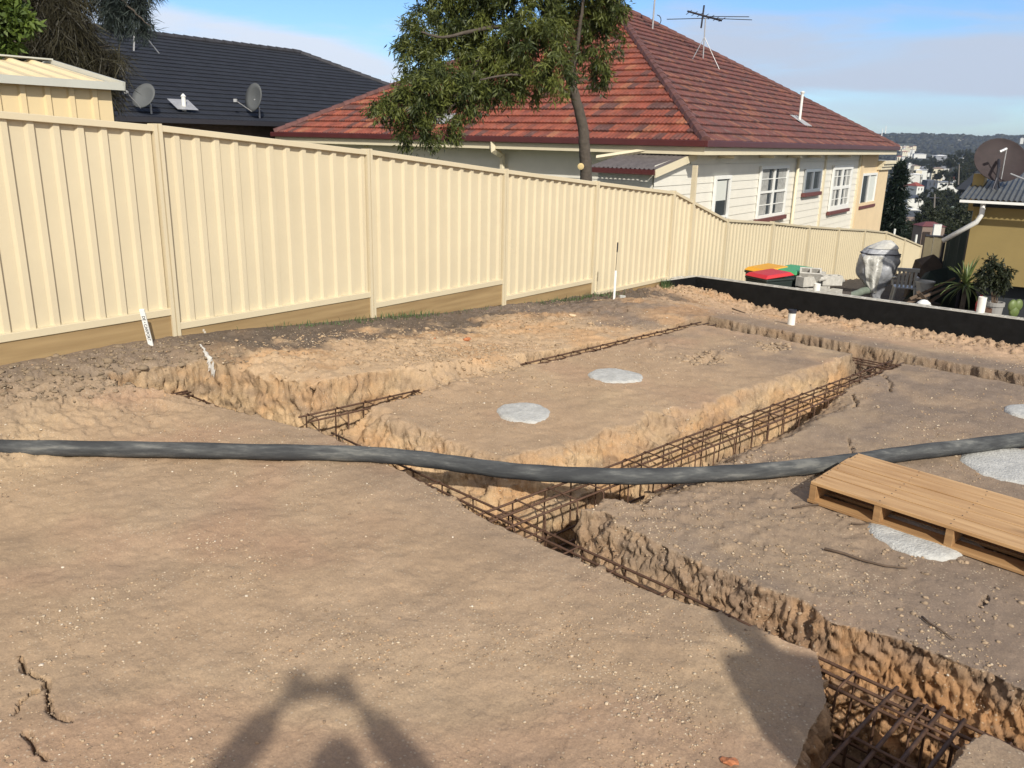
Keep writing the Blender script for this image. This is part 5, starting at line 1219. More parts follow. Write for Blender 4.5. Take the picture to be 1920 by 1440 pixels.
    # blotches of shade inside: nothing painted, only more leaves
gum()
def sheoak():
    Y = 13.2; b = at(20, 150, Y); O = np.array([b[0], b[1], .2]); A = lambda x, y, dy=0.: at(x, y, Y+dy)-O
    t = thing('drooping_tree', 'dark drooping fine-leaved tree with hanging grey twigs at the top corner above the shed', 'tree', tuple(O), 0)
    m = MB(); limb(m, [(-.6, .3, -.5), (-.6, .3, 1), A(-60, 0), A(-40, -120)], .2, .12, 9); obj('trunk', m, 'bark', t, smooth=True)
    rnd = random.Random(3)
    for pts in [[A(-40, -80), A(40, -40), A(110, 20), A(130, 60), A(160, 120)], [A(-20, -30), A(60, 40), A(100, 80), A(150, 140)], [A(20, -60), A(90, 10), A(120, 50), A(180, 110), A(200, 130)], [A(-40, -90), A(100, -60), A(200, -20), A(250, 20), A(283, 52)], [A(0, -40), A(60, 60), A(85, 90), A(130, 110)], [A(60, 40), A(110, 60), A(140, 85), A(170, 90), A(205, 85)]]:
        m = MB(); limb(m, pts, .04, .006, 6, .03, rnd); obj('branch', m, 'bark', t, smooth=True)
    s = Y/1619.
    bl = [(60, 20, 70, 60), (120, 40, 45, 55), (30, 90, 60, 60), (100, 100, 70, 50), (150, 95, 48, 36), (80, 140, 60, 35), (160, 130, 42, 40), (196, 150, 26, 36), (205, 110, 22, 22), (60, -40, 100, 60)]
    leaf_cloud('crown', [A(x, y, random.uniform(-.3, .3)) for x, y, *_ in bl], [(rx*s, rx*s*.8, ry*s) for _, _, rx, ry in bl], 3000, .34, 'leaf2', t, 1.1, 12, .30, .030, 8, .2)
    bl = [(200, 10, 38, 22), (240, 15, 34, 26), (255, 40, 22, 26), (215, 35, 26, 22), (192, 40, 10, 14), (275, 52, 12, 9), (240, -25, 50, 25)]
    leaf_cloud('crown', [A(x, y, .2) for x, y, *_ in bl], [(rx*s, rx*s*.8, ry*s) for _, _, rx, ry in bl], 620, .17, 'leaf2b', t, .9, 13, .22, .06, 9, .2)
    Y2 = 11.5; b = at(-60, 100, Y2); O2 = np.array([b[0], b[1], .2]); A2 = lambda x, y, dy=0.: at(x, y, Y2+dy)-O2
    t = thing('backyard_tree', 'bright green broad-leaved tree reaching in at the top corner above the shed', 'tree', tuple(O2), 0)
    m = MB(); limb(m, [(0, 0, -.5), (0, 0, 1), A2(-70, 0)], .12, .07, 8); limb(m, [A2(-66, 20), A2(-20, 50), A2(30, 80)], .04, .01, 6); obj('trunk', m, 'bark', t, smooth=True)
    s = Y2/1619.; bl = [(20, 30, 32, 22), (45, 45, 18, 12), (5, 70, 22, 26), (10, 5, 34, 20), (-20, 40, 50, 60)]
    leaf_cloud('crown', [A2(x, y) for x, y, *_ in bl], [(rx*s, rx*s*.8, ry*s) for _, _, rx, ry in bl], 330, .13, 'leaf3', t, .3, 9, .14, .42, 11, .2)
sheoak()
def conifer(x, yt, yb, Y, w, label):
    b = at(x, yb, Y); tp = at(x, yt, Y); H_ = tp[2]-b[2]; t = thing('conifer_tree', label, 'tree', tuple(b), 0)
    m = MB(); m.tube([(0, 0, -2), (0, 0, H_)], [.22, .03], 8); obj('trunk', m, 'bark', t)
    C_ = []; R_ = []; n = 11; wd = w/1619.*Y*.5
    for k in range(n): f = k/(n-1); C_.append((0, 0, H_*(.02+.95*f))); rr_ = wd*(1-.78*f)**.8; R_.append((rr_, rr_, H_/n*.62))
    leaf_cloud('crown', C_, R_, 1500, .34, 'leaf5', t, .2, 10, .4, .16, 21, .1)
conifer(1668, 308, 452, 50, 46, 'dark tapering conifer standing just beyond the end of the house')
# ------------------------------------------------------------------ valley trees: a few prototypes copied
def tree_proto(kind, seed):
    rng = np.random.default_rng(seed); t = thing('hillside_tree', '', 'tree', (0, 0, 0), 0, 'trees across the valley')
    H_ = 8.; m = MB(); limb(m, [(0, 0, -1.5), (.1, 0, 2), (-.1, .1, 4.5)], .22, .1, 6); obj('trunk', m, 'bark', t)
    k = 9; C_ = [(rng.normal(0, 1.7), rng.normal(0, 1.7), 4.6+rng.normal(0, 1.25)) for _ in range(k)]; R_ = [(rng.uniform(1.1, 2.0),)*2+(rng.uniform(.8, 1.5),) for _ in range(k)]
    leaf_cloud('crown', C_, R_, 520, .55, 'leaf4', t, .3, 7, .6, .45, seed, .5)
    return t
VT = [tree_proto(0, 31+i) for i in range(4)]
vt_n = 0
def put_tree(x, y, s, label, z=None, first=[0, 0, 0, 0], i=None):
    global vt_n
    i = vt_n % 4 if i is None else i; vt_n += 1; z = float(vz(np.array([x]), np.array([y]))[0]) if z is None else z
    if not first[i]: o = VT[i]; first[i] = 1; o.location = (x, y, z); o.rotation_euler = (0, 0, vt_n); o.scale = (s, s, s)
    else: o = dup(VT[i], (x, y, z), vt_n*1.3, None, (s, s, s))
    o['label'] = label; return o
def valley():
    rng = random.Random(17)
    # belts of trees: near scrub below the fence, mid slopes, far slopes; seen through the gap between the houses
    spec = [(1745, 424, 95, 1.0), (1768, 415, 100, 1.1), (1790, 402, 105, 1.1), (1812, 415, 98, 1.15), (1722, 432, 85, .75), (1700, 440, 80, .6), (1838, 400, 110, 1.2), (1758, 440, 75, .7), (1785, 436, 80, .9), (1800, 430, 78, .9)]
    lb1 = ['dark bushy tree in the hollow below the end of the fence', 'dark tree in the thicket above the red farther roof', 'rounded tree in the near thicket left of the yellow house']
    rr = random.Random(5)
    for k, (px, py, Y, s) in enumerate(spec*3):
        j = 0 if k < len(spec) else 1; s *= .40; Y *= 1+j*rr.uniform(-.12, .2)
        c = at(px+j*rr.uniform(-28, 28), py+j*rr.uniform(-8, 14), Y); put_tree(c[0], c[1], s*rr.uniform(.8, 1.15), 'dark bushy tree in the near thicket between the fence end and yellow house', c[2]-4.7*s)
    mids = [(1760, 372, 260, 1.7), (1778, 362, 280, 2.0), (1772, 380, 230, 1.5), (1802, 322, 420, 2.6), (1812, 335, 380, 2.3), (1808, 350, 330, 2.2), (1818, 312, 500, 3), (1795, 300, 560, 3.2), (1740, 318, 620, 2.2), (1708, 330, 600, 2.4), (1765, 324, 520, 2.3), (1782, 328, 470, 2.2), (1748, 303, 850, 3.2), (1735, 305, 800, 3), (1720, 303, 820, 2.6), (1700, 300, 900, 3), (1690, 306, 760, 2.4), (1820, 370, 260, 2), (1745, 393, 200, 1.3), (1755, 385, 215, 1.4), (1780, 396, 180, 1.3), (1738, 372, 300, 1.4), (1682, 350, 480, 1.8), (1690, 385, 320, 1.2), (1828, 296, 600, 3.4), (1840, 310, 500, 3), (1862, 318, 520, 3), (1815, 290, 760, 3.4), (1775, 305, 700, 2.6), (1745, 410, 170, 1.2), (1770, 404, 170, 1.2), (1800, 378, 240, 1.6), (1750, 360, 330, 1.3)]
    for k, (px, py, Y, s) in enumerate(mids*3):
        j = 0 if k < len(mids) else 1; s *= .42; Y *= 1+j*rr.uniform(-.06, .1)
        c = at(px+j*rr.uniform(-16, 16), py+j*rr.uniform(-5, 7), Y); put_tree(c[0], c[1], s*rr.uniform(.7, 1.1), 'dark hillside tree among the distant valley houses', c[2]-4.7*s)
    # tree cover on the slopes and the ridge
    P = []
    r2 = np.random.default_rng(4)
    n = 15000; Y = r2.uniform(650, 3050, n)**1.0; X = Y*r2.uniform(.34, .78, n)*1.0; 
    keep = fbm2(X/160, Y/160, 1, 3, 5) > -.18-.35*(Y > 1900); X, Y = X[keep], Y[keep]
    bv = I1v; m = len(X); S = r2.uniform(3.5, 7, m)*(1+.6*(Y > 2300)*r2.uniform(0, 1, m)); z = vz(X, Y)
    v = bv[None]*(1+r2.uniform(-.32, .32, (m, len(bv), 1)))*S[:, None, None]*np.array([1, 1, .85]); V = np.stack([v[..., 0]+X[:, None], v[..., 1]+Y[:, None], v[..., 2]+z[:, None]+(S*.35)[:, None]], -1).reshape(-1, 3)
    Fq = (I1f[None]+(np.arange(m)*len(bv))[:, None, None]).reshape(-1, 3); tint = np.repeat(r2.uniform(0, 1, m), len(bv))
    o = npmesh('far_woodland', V, Fq, 'leaf6', tint=tint); tag(o, 'dark wooded hillsides and ridge across the valley', 'woodland', kind='stuff')
valley()
# ------------------------------------------------------------------ valley houses
M['vw'] = mat('pale_house_wall', (.62, .62, .58), .7); M['vcream'] = mat('cream_house_wall', (.6, .55, .42), .7); M['vred'] = mat('red_house_roof', (.26, .06, .04), .7); M['vgrey'] = mat('grey_house_roof', (.22, .23, .25), .6)
M['vdark'] = mat('dark_house_roof', (.05, .06, .08), .6); M['vbrown'] = mat('brown_house_roof', (.20, .15, .12), .7); M['vwhite'] = mat('white_house_roof', (.72, .72, .70), .5); M['vgreen'] = mat('pale_green_roof', (.26, .32, .26), .7)
def vhouse(x0, x1, yb, yt, Y, wall, roof, label, rot=0., depth=1.0, gable=False, group=None, pitch=.28, cat='house', win=2):
    """house whose front wall spans px x0..x1 and y yb..yt at distance Y"""
    a = at(x0, yb, Y); b = at(x1, yb, Y); tp = at((x0+x1)/2, yt, Y); W = b[0]-a[0]; H_ = max(1.5, tp[2]-(a[2]+b[2])/2); z0 = min(a[2], b[2]); c = ((a[0]+b[0])/2, Y)
    t = thing('valley_house', label, cat, (c[0], c[1], z0), rot, group); D = W*depth; hx = W/2/max(.6, math.cos(rot))
    m = MB(); m.bx(-hx, hx, 0, D, -6, H_); obj('wall', m, wall, t)
    e = W*.05; rh = D*.5*pitch*1.6; m = MB()
    if gable: m.add([(-hx-e, -e, H_), (hx+e, -e, H_), (hx+e, D+e, H_), (-hx-e, D+e, H_), (0, -e, H_+rh), (0, D+e, H_+rh)], [(0, 1, 4), (1, 2, 5, 4), (2, 3, 5), (3, 0, 4, 5), (0, 3, 2, 1)])
    else: m.add([(-hx-e, -e, H_), (hx+e, -e, H_), (hx+e, D+e, H_), (-hx-e, D+e, H_), (-hx*.35, D/2, H_+rh), (hx*.35, D/2, H_+rh)], [(0, 1, 5, 4), (1, 2, 5), (2, 3, 4, 5), (3, 0, 4), (0, 3, 2, 1)])
    obj('roof', m, roof, t)
    for k in range(win):
        xx = -hx+(k+.7)*2*hx/(win+.4); w = MB(); w.bx(xx-hx*.12, xx+hx*.12, -.06, -.004, H_*.35, H_*.75); obj('window', w, 'glass', t)
    return t
vhouse(1717, 1732, 361, 349, 520, 'vw', 'vred', 'red roofed white house in the valley with its gable end lit', .25, 2.0)
vhouse(1692, 1716, 360, 352, 540, 'vgrey', 'vred', 'red roofed house with a grey wall beside the brighter white one', .1, .9, pitch=.4)
vhouse(1757, 1798, 350, 341, 600, 'vw', 'vgrey', 'wide pale flat roofed building in the valley', .05, .7, pitch=.06, cat='building', win=4)
vhouse(1737, 1757, 353, 338, 590, 'vdark', 'vgrey', 'dark walled end wing of the wide pale valley building', 0, 1.2, pitch=.05, cat='building')
vhouse(1784, 1802, 342, 337, 640, 'vw', 'vred', 'small red roof poking above the wide pale valley building', 0, .8, pitch=.5)
vhouse(1701, 1730, 385, 371, 400, 'vw', 'vdark', 'plain white walled house with a slate blue roof and a single window', -.08, .8, win=1)
vhouse(1698, 1724, 405, 394, 330, 'vdark', 'vwhite', 'low white gabled carport in the valley', 0, .8, True, pitch=.22, win=0)
vhouse(1676, 1692, 428, 411, 230, 'vbrown', 'vgrey', 'grey walled house peeping past the conifer', 0, .8)
vhouse(1693, 1733, 424, 416, 240, 'vbrown', 'vbrown', 'low house with a broad brown roof below the white carport', .1, .6, pitch=.35)
vhouse(1788, 1822, 398, 392, 300, 'vgreen', 'vgreen', 'pale green roof among the trees left of the yellow house', .1, .9, pitch=.1)
vhouse(1722, 1764, 320, 315, 900, 'vw', 'vgrey', 'long pale grey shed roof across the middle of the valley', .0, .35, pitch=.3, cat='building', win=0)
vhouse(1748, 1766, 330, 325, 760, 'vcream', 'vwhite', 'small cream building right of the long grey shed', 0, .6)
vhouse(1703, 1728, 311, 308, 1000, 'vw', 'vwhite', 'long white roof just above the long grey shed', 0, .3, pitch=.1, win=0)
vhouse(1714, 1737, 290, 288, 1500, 'vw', 'vwhite', 'thin long white roof at the foot of the far slope', 0, .3, pitch=.1, win=0)
vhouse(1754, 1776, 300, 292, 1200, 'vgrey', 'vwhite', 'large pale factory roof at the foot of the far slope', 0, .5, pitch=.2, win=0, cat='building')
vhouse(1692, 1702, 289, 284, 1500, 'vcream', 'vred', 'pinkish house brightest in the cluster near the house eave', 0, .6)
vhouse(1722, 1764, 476, 458, 46, 'vbrown', 'maroon', 'low maroon roofed outbuilding with a white end beyond the fence', .0, .9, pitch=.25, cat='outbuilding', win=0)
vhouse(1744, 1758, 473, 459, 45.2, 'vw', 'vw', 'small white sunlit box shed in front of the maroon roofed outbuilding', .0, .3, pitch=.05, cat='shed', win=0)
r_ = random.Random(23)
for k in range(64):
    if k < 16: px, py, Y = r_.uniform(1680, 1712), r_.uniform(275, 292), 1600
    elif k < 34: px, py, Y = r_.uniform(1770, 1842), r_.uniform(264, 274), 2450
    elif k < 40: px, py, Y = r_.uniform(1898, 1918), r_.uniform(266, 290), 2300
    else: px, py, Y = r_.uniform(1672, 1840), r_.uniform(293, 335), r_.uniform(650, 1400)
    if k < 16: py = r_.choice([277, 279, 283, 286, 290, 291]); px = r_.uniform(1686, 1716)
    if k < 40: Y *= r_.uniform(.96, 1.04)
    else: Y = float(np.interp(py, [293, 300, 312, 325, 335], [1500, 1150, 850, 640, 560]))
    w_ = r_.uniform(5.5, 11)/Y*1553*(1 if k < 40 else .8)*(.65 if k < 16 else 1); h_ = r_.uniform(2.4, 3.6)/Y*1553*(1 if k < 16 or k >= 40 else 2.6); py -= h_*.5*(16 <= k < 40)
    vhouse(px, px+w_, py, py-h_, Y, r_.choice(['vw', 'vw', 'vcream']), r_.choice(['vwhite', 'vwhite', 'vgrey', 'vred', 'vbrown']), 'tiny distant house with pale walls scattered on the wooded hillside', r_.uniform(-.5, .5), r_.uniform(.4, .8), r_.random() < .4, 'tiny houses scattered over the far hillside', win=0)
def pole(x, yt, yb, Y, label, arm=True):
    b = at(x, yb, Y); tp = at(x+(yt-yb)*-.02, yt, Y); t = thing('power_pole', label, 'power pole', tuple(b), 0)
    m = MB(); m.tube([(0, 0, -1), (tp[0]-b[0], 0, tp[2]-b[2])], [.22, .15], 6); obj('pole_shaft', m, mat('pole_wood', (.17, .15, .13), .9) if 'pole_wood' not in bpy.data.materials else bpy.data.materials['pole_wood'], t)
    if arm: m = MB(); m.bx(tp[0]-b[0]-1.1, tp[0]-b[0]+1.1, -.08, .08, tp[2]-b[2]-.9, tp[2]-b[2]-.7); obj('crossarm', m, 'darkmetal', t)
pole(1752, 364, 404, 190, 'tallest grey power pole in the valley, below the wide pale building')
pole(1798, 308, 340, 260, 'power pole rising beside the small red roof in the valley')
pole(1804, 342, 360, 330, 'short power pole among the trees right of the wide pale building', False)
pole(1726, 328, 342, 420, 'thin far power pole left of the wide pale building', False)
for px, lb in ((1652, 'pair of slender white radio towers on the ridge, left one'), (1658, 'pair of slender white radio towers on the ridge, right one')):
    b = at(px, 262, 2500); tp = at(px, 241 if px == 1652 else 236, 2500); m = MB(); m.tube([(0, 0, -10), (0, 0, tp[2]-b[2])], [2.0, .9], 6); o = obj('radio_tower', m, 'white'); o.location = tuple(b); tag(o, lb, 'radio tower')
for x, yt, yb, Y, lb in ((1676, 429, 437, 44, 'white pipe standing behind the far fence, left of its pair'), (1716, 440, 452, 44, 'white pipe standing behind the far fence, right of its pair')):
    b = at(x, yb+6, Y); tp = at(x, yt, Y); m = MB(); m.tube([(0, 0, -.4), (0, 0, tp[2]-b[2])], .055, 8); o = obj('vent_pipe', m, 'pvc'); o.location = tuple(b); tag(o, lb, 'pipe')
# ================================================================== YARD THINGS
def ypt(x, y, Y): c = at(x, y, Y); return c[0], c[1], gz(c[0], c[1])
def bin_(px, Y, lidm, label, rz):
    c = at(px, 520, Y); t = thing('wheelie_bin', label, 'bin', (c[0], c[1], gz(c[0], c[1])), rz, 'council bins in the yard behind the wall')
    m = MB(); m.box((0, 0, .50), (.46, .56, .86), None, (1.22, 1.2)); m.box((0, 0, .955), (.60, .72, .05)); obj('bin_body', m, 'bin', t, bevel=.02)
    m = MB(); m.add([(-.30, -.38, .985), (.30, -.38, .985), (.30, .36, 1.03), (-.30, .36, 1.03), (-.25, -.30, 1.05), (.25, -.30, 1.05), (.25, .28, 1.09), (-.25, .28, 1.09)], [(0, 1, 5, 4), (1, 2, 6, 5), (2, 3, 7, 6), (3, 0, 4, 7), (4, 5, 6, 7), (0, 3, 2, 1)]); obj('lid', m, lidm, t, bevel=.015)
    m = MB(); m.tube([(-.26, .40, .97), (.26, .40, .97)], .018, 8); obj('handle', m, 'bin', t)
    for s_ in (-1, 1):
        m = MB(); m.tube([(s_*.24, .27, .10), (s_*.29, .27, .10)], .10, 14); obj('wheel', m, 'darkmetal', t)
bin_(1443, 15.95, 'red', 'dark green wheelie bin with a red lid, nearest of the three', rad(-62))
bin_(1438, 16.75, 'yel', 'wheelie bin with an orange yellow lid behind the red lidded one', rad(-58))
bin_(1486, 16.6, 'grn', 'wheelie bin with a bright green lid beside the concrete blocks', rad(-50))
def block(x, y, Y, dz, label, rz, tilt=0):
    c = at(x, y, Y); o = MB()
    o.bx(-.2, .2, -.1, -.065, 0, .19); o.bx(-.2, .2, .065, .1, 0, .19)
    for a in (-.2, -.017, .166): o.bx(a, a+.034, -.0649, .0649, .001, .189)
    b = obj('concrete_block', o, 'concrete', None, bevel=.003); b.location = (c[0], c[1], c[2]+dz); b.rotation_euler = (tilt, 0, rz); tag(b, label, 'concrete block', 'spare concrete blocks piled in the yard')
k_ = 0
for x, y, Y, dz, rz, tl, lb in [(1512, 548, 16.0, -.1, .2, 0, 'grey concrete block at the left foot of the yard pile'), (1512, 536, 16.05, 0, .5, 0, 'grey concrete block tipped on the left of the yard pile'), (1518, 522, 16.15, -.0, -.3, .5, 'pale concrete block leaning highest against the green lidded bin'), (1545, 545, 16.1, -.1, 1.2, 0, 'concrete block with its hollow showing, middle of the yard pile'), (1556, 534, 16.2, 0, .1, 0, 'concrete block lying flat on the right of the yard pile'), (1530, 528, 16.5, .0, .8, 0, 'concrete block at the back of the yard pile'), (1563, 552, 16.0, -.1, .9, 0, 'concrete block at the right foot of the yard pile')]:
    block(x, y, Y, dz, lb, rz, tl)
c = ypt(1537, 560, 16.3); m = MB(); m.box((0, 0, .32), (1.2, .5, .62)); 
for k in range(5): m.box((-.5+k*.25, .0, .66), (.2, .42, .05))
o = obj('timber_pallet', m, M['bark'], bevel=.01); o.location = (c[0], c[1]+.15, c[2]-.02); o.rotation_euler = (0, 0, -.5); tag(o, 'weathered crate stack carrying the spare concrete blocks', 'crate')
m = MB(); limb(m, [at(1535, 524, 16.0), at(1555, 521, 16.2), at(1568, 520, 16.3), at(1580, 527, 16.6)], .045, .05, 8, .0); o = obj('fabric_roll', m, 'concrete', smooth=True); tag(o, 'grey dusty bag slumped over the top of the spare blocks', 'bag')
m = MB(); limb(m, [at(1578, 556, 17.2), at(1600, 553, 17.4), at(1622, 545, 17.9), at(1640, 546, 18.2)], .07, .09, 10, .01); o = obj('drain_coil', m, mat('faded_green_pipe', (.16, .19, .15), .8, 0, (6, .3)), smooth=True); tag(o, 'faded grey green drainage hose lying below the wrapped machine', 'drain hose')
def wrapped():
    c = at(1640, 558, 18.0); z0 = gz(c[0], c[1]); t = thing('wrapped_machine', 'tall garden machine wrapped in grey tarpaulin and white plastic by the fence', 'wrapped machine', (c[0], c[1], z0), 0)
    s = 18./1619.
    prof = [(1642, 560, 8), (1641, 552, 10), (1641, 542, 16), (1641, 528, 25), (1644, 512, 35), (1647, 496, 37), (1648, 482, 37), (1650, 472, 33), (1654, 463, 26), (1660, 456, 16), (1664, 451, 5)]
    n = 44; V = []; rng = np.random.default_rng(2)
    rows = catmull([np.array(p_, float) for p_ in prof], 4)
    for j, (x, y, r) in enumerate(rows):
        P = at(x, y, 18.0)-np.array([c[0], c[1], z0])
        for k in range(n):
            a = 2*PI*k/n; fold = .16*float(noise3(math.cos(a)*1.6, math.sin(a)*1.6, j*.12, 3))+.10*abs(math.sin(a*2.5+.22*j+math.sin(j*.5)))-.07*abs(math.sin(a*5-j*.13))+.05*float(noise3(math.cos(a)*5, math.sin(a)*5, j*.4, 5)); rr = r*s*(1+fold)
            V.append((P[0]+rr*math.cos(a), P[1]+rr*.8*math.sin(a), max(0.0, P[2])))
    m = MB(); m.v = V; R = len(rows)
    for i in range(R-1):
        for k in range(n): a0 = i*n+k; b0 = i*n+(k+1) % n; m.f.append((a0, b0, b0+n, a0+n))
    m.f.append(tuple(range((R-1)*n, R*n))); body = obj('tarpaulin', m, 'tarp', t, smooth=True)
    # white plastic flap on the front left and on the crown
    f = MB(); 
    for i in range(6, 27):
        for q in range(9):
            k = int(n*(.60+q*.017)) % n; v = Vector(V[i*n+k]); ctr = at(rows[i][0], rows[i][1], 18.)-np.array([c[0], c[1], z0]); d = Vector((v.x-ctr[0], v.y-ctr[1], 0)).normalized(); f.v.append(tuple(v+d*.022))
    for i in range(20):
        for q in range(8): a0 = i*9+q; f.f.append((a0, a0+1, a0+10, a0+9))
    obj('plastic_wrap', f, 'tarpw', t, smooth=True)
    f = MB()
    for i in range(31, R):
        for q in range(19):
            k = int(n*(.52+q*.027)) % n; v = Vector(V[i*n+k]); ctr = at(rows[i][0], rows[i][1], 18.)-np.array([c[0], c[1], z0]); d = Vector((v.x-ctr[0], v.y-ctr[1], .05)).normalized(); f.v.append(tuple(v+d*.018))
    for i in range(R-32):
        for q in range(18): a0 = i*19+q; f.f.append((a0, a0+1, a0+20, a0+19))
    obj('plastic_wrap', f, 'tarpw', t, smooth=True)
    m = MB(); 
    for i in (27,):
        P = [tuple(Vector(V[i*n+k])+Vector((V[i*n+k][0]-V[i*n][0]*0, 0, 0))*0) for k in list(range(n))+[0]]
        ctr = Vector(at(rows[i][0], rows[i][1], 18.)-np.array([c[0], c[1], z0])); P = [tuple(Vector(p_)+(Vector(p_)-ctr).normalized()*.012) for p_ in P]
        b = MB(); b.tube(P, .012, 5, cap=False); obj('strap', b, 'darkmetal', t)
    return t
wrapped()
def chair():
    c = ypt(1693, 555, 18.9); t = thing('garden_chair', 'white plastic garden chair standing behind the wrapped machine', 'chair', c, rad(160))
    m = MB(); m.box((0, 0, .43), (.46, .44, .03)); obj('seat', m, 'plaswhite', t, bevel=.01)
    m = MB(); 
    for k in range(5): m.box((-.17+k*.085, .22+.05, .66), (.05, .02, .42), Matrix.Rotation(rad(-12), 3, 'X'))
    m.box((0, .32, .86), (.46, .03, .08), Matrix.Rotation(rad(-12), 3, 'X')); obj('backrest', m, 'plaswhite', t)
    for sx in (-1, 1):
        for sy in (-1, 1):
            m = MB(); m.tube([(sx*.20, sy*.19, .42), (sx*.25, sy*.24, 0)], [.035, .026], 6); obj('leg', m, 'plaswhite', t)
        m = MB(); m.tube([(sx*.24, -.2, .43), (sx*.26, -.2, .64), (sx*.26, .2, .66), (sx*.22, .27, .68)], .025, 6); obj('armrest', m, 'plaswhite', t)
chair()
c = ypt(1731, 555, 18.4); t = thing('bucket', 'large white plastic bucket with a broad rim beside the garden chair', 'bucket', (c[0], c[1], c[2]+.12))
m = MB(); m.lathe([(.13, 0), (.185, .42), (.20, .42), (.20, .46), (.188, .46), (.18, .44), (.125, .02)], n=28); obj('bucket_body', m, 'plaswhite', t)
m = MB(); m.tube([(.2*math.cos(a/10*PI), -.2-.02*0, .44-.15*math.sin(a/10*PI)) for a in range(11)], .006, 5); obj('bail', m, 'galv', t)
m = MB(); m.bx(-.3, .3, -.25, .25, 0, .118); o = obj('paving_stack', m, 'bark', bevel=.01); o.location = (c[0], c[1], c[2]); tag(o, 'dark low stack of pavers under the white bucket', 'pavers')
c = at(1731, 577, 14.3); t = thing('plastic_container', 'white rounded container with dark straps resting just behind the black wall', 'container', (c[0], c[1], gz(c[0], c[1])))
hh = c[2]-gz(c[0], c[1])
m = MB(); m.lathe([(.10, 0), (.135, .02), (.135, hh), (.13, hh+.05), (.10, hh+.10), (.05, hh+.135), (.002, hh+.145)], n=24); obj('container_body', m, 'white', t, smooth=True)
for z_ in (hh+.012, hh+.075):
    m = MB(); r_2 = .137 if z_ < hh+.05 else .118; m.tube([(r_2*math.cos(a/24*2*PI), r_2*math.sin(a/24*2*PI), z_) for a in range(25)], .004, 4, cap=False); obj('strap', m, 'darkmetal', t)
m = MB(); m.tube([(.03*0+.137*math.cos(b_)*math.sin(.9), -.137*math.cos(b_)*math.cos(.9), hh+.14*math.sin(b_)) for b_ in [k*.15 for k in range(10)]], .004, 4); obj('strap', m, 'darkmetal', t)
def yucca():
    c = ypt(1806, 560, 14.6); cz = at(1806, 535, 14.6)[2]-c[2]; t = thing('yucca_plant', 'spiky yucca with long arching green leaves in front of the yellow wall', 'plant', c)
    m = MB(); m.tube([(0, 0, -.05), (.01, 0, cz)], [.05, .04], 8); obj('stem', m, 'bark', t)
    rnd = random.Random(6)
    for k in range(58):
        a = k*2.4; el = rad(rnd.uniform(-55, 80)) if k % 3 else rad(rnd.uniform(40, 85)); L_ = rnd.uniform(.38, .56); m = MB(); P = []
        for i in range(6):
            f = i/5; e2 = el-f*f*1.1*max(.2, math.cos(el)); P.append((e2, f))
        x = z = 0; pts = []
        for i in range(6): e2 = P[i][0]; pts.append((x, z)); x += math.cos(e2)*L_/5; z += math.sin(e2)*L_/5
        w = [.016, .022, .022, .017, .010, .002]
        for i, (u, v) in enumerate(pts):
            cx, cy = math.cos(a)*u, math.sin(a)*u; nx, ny = -math.sin(a)*w[i], math.cos(a)*w[i]
            m.v += [(cx-nx, cy-ny, cz+v+.006), (cx, cy, cz+v-.004), (cx+nx, cy+ny, cz+v+.006)]
        for i in range(5):
            for j in (0, 1): m.f.append((i*3+j, i*3+j+1, i*3+j+4, i*3+j+3))
        obj('leaf', m, 'yucca', t)
yucca()
def pot(c, r, h, m_, name='pot'): m = MB(); m.lathe([(r*.7, 0), (r*.98, h*.86), (r*1.08, h*.86), (r*1.08, h), (r*.95, h), (r*.9, h*.9)], n=20); return m
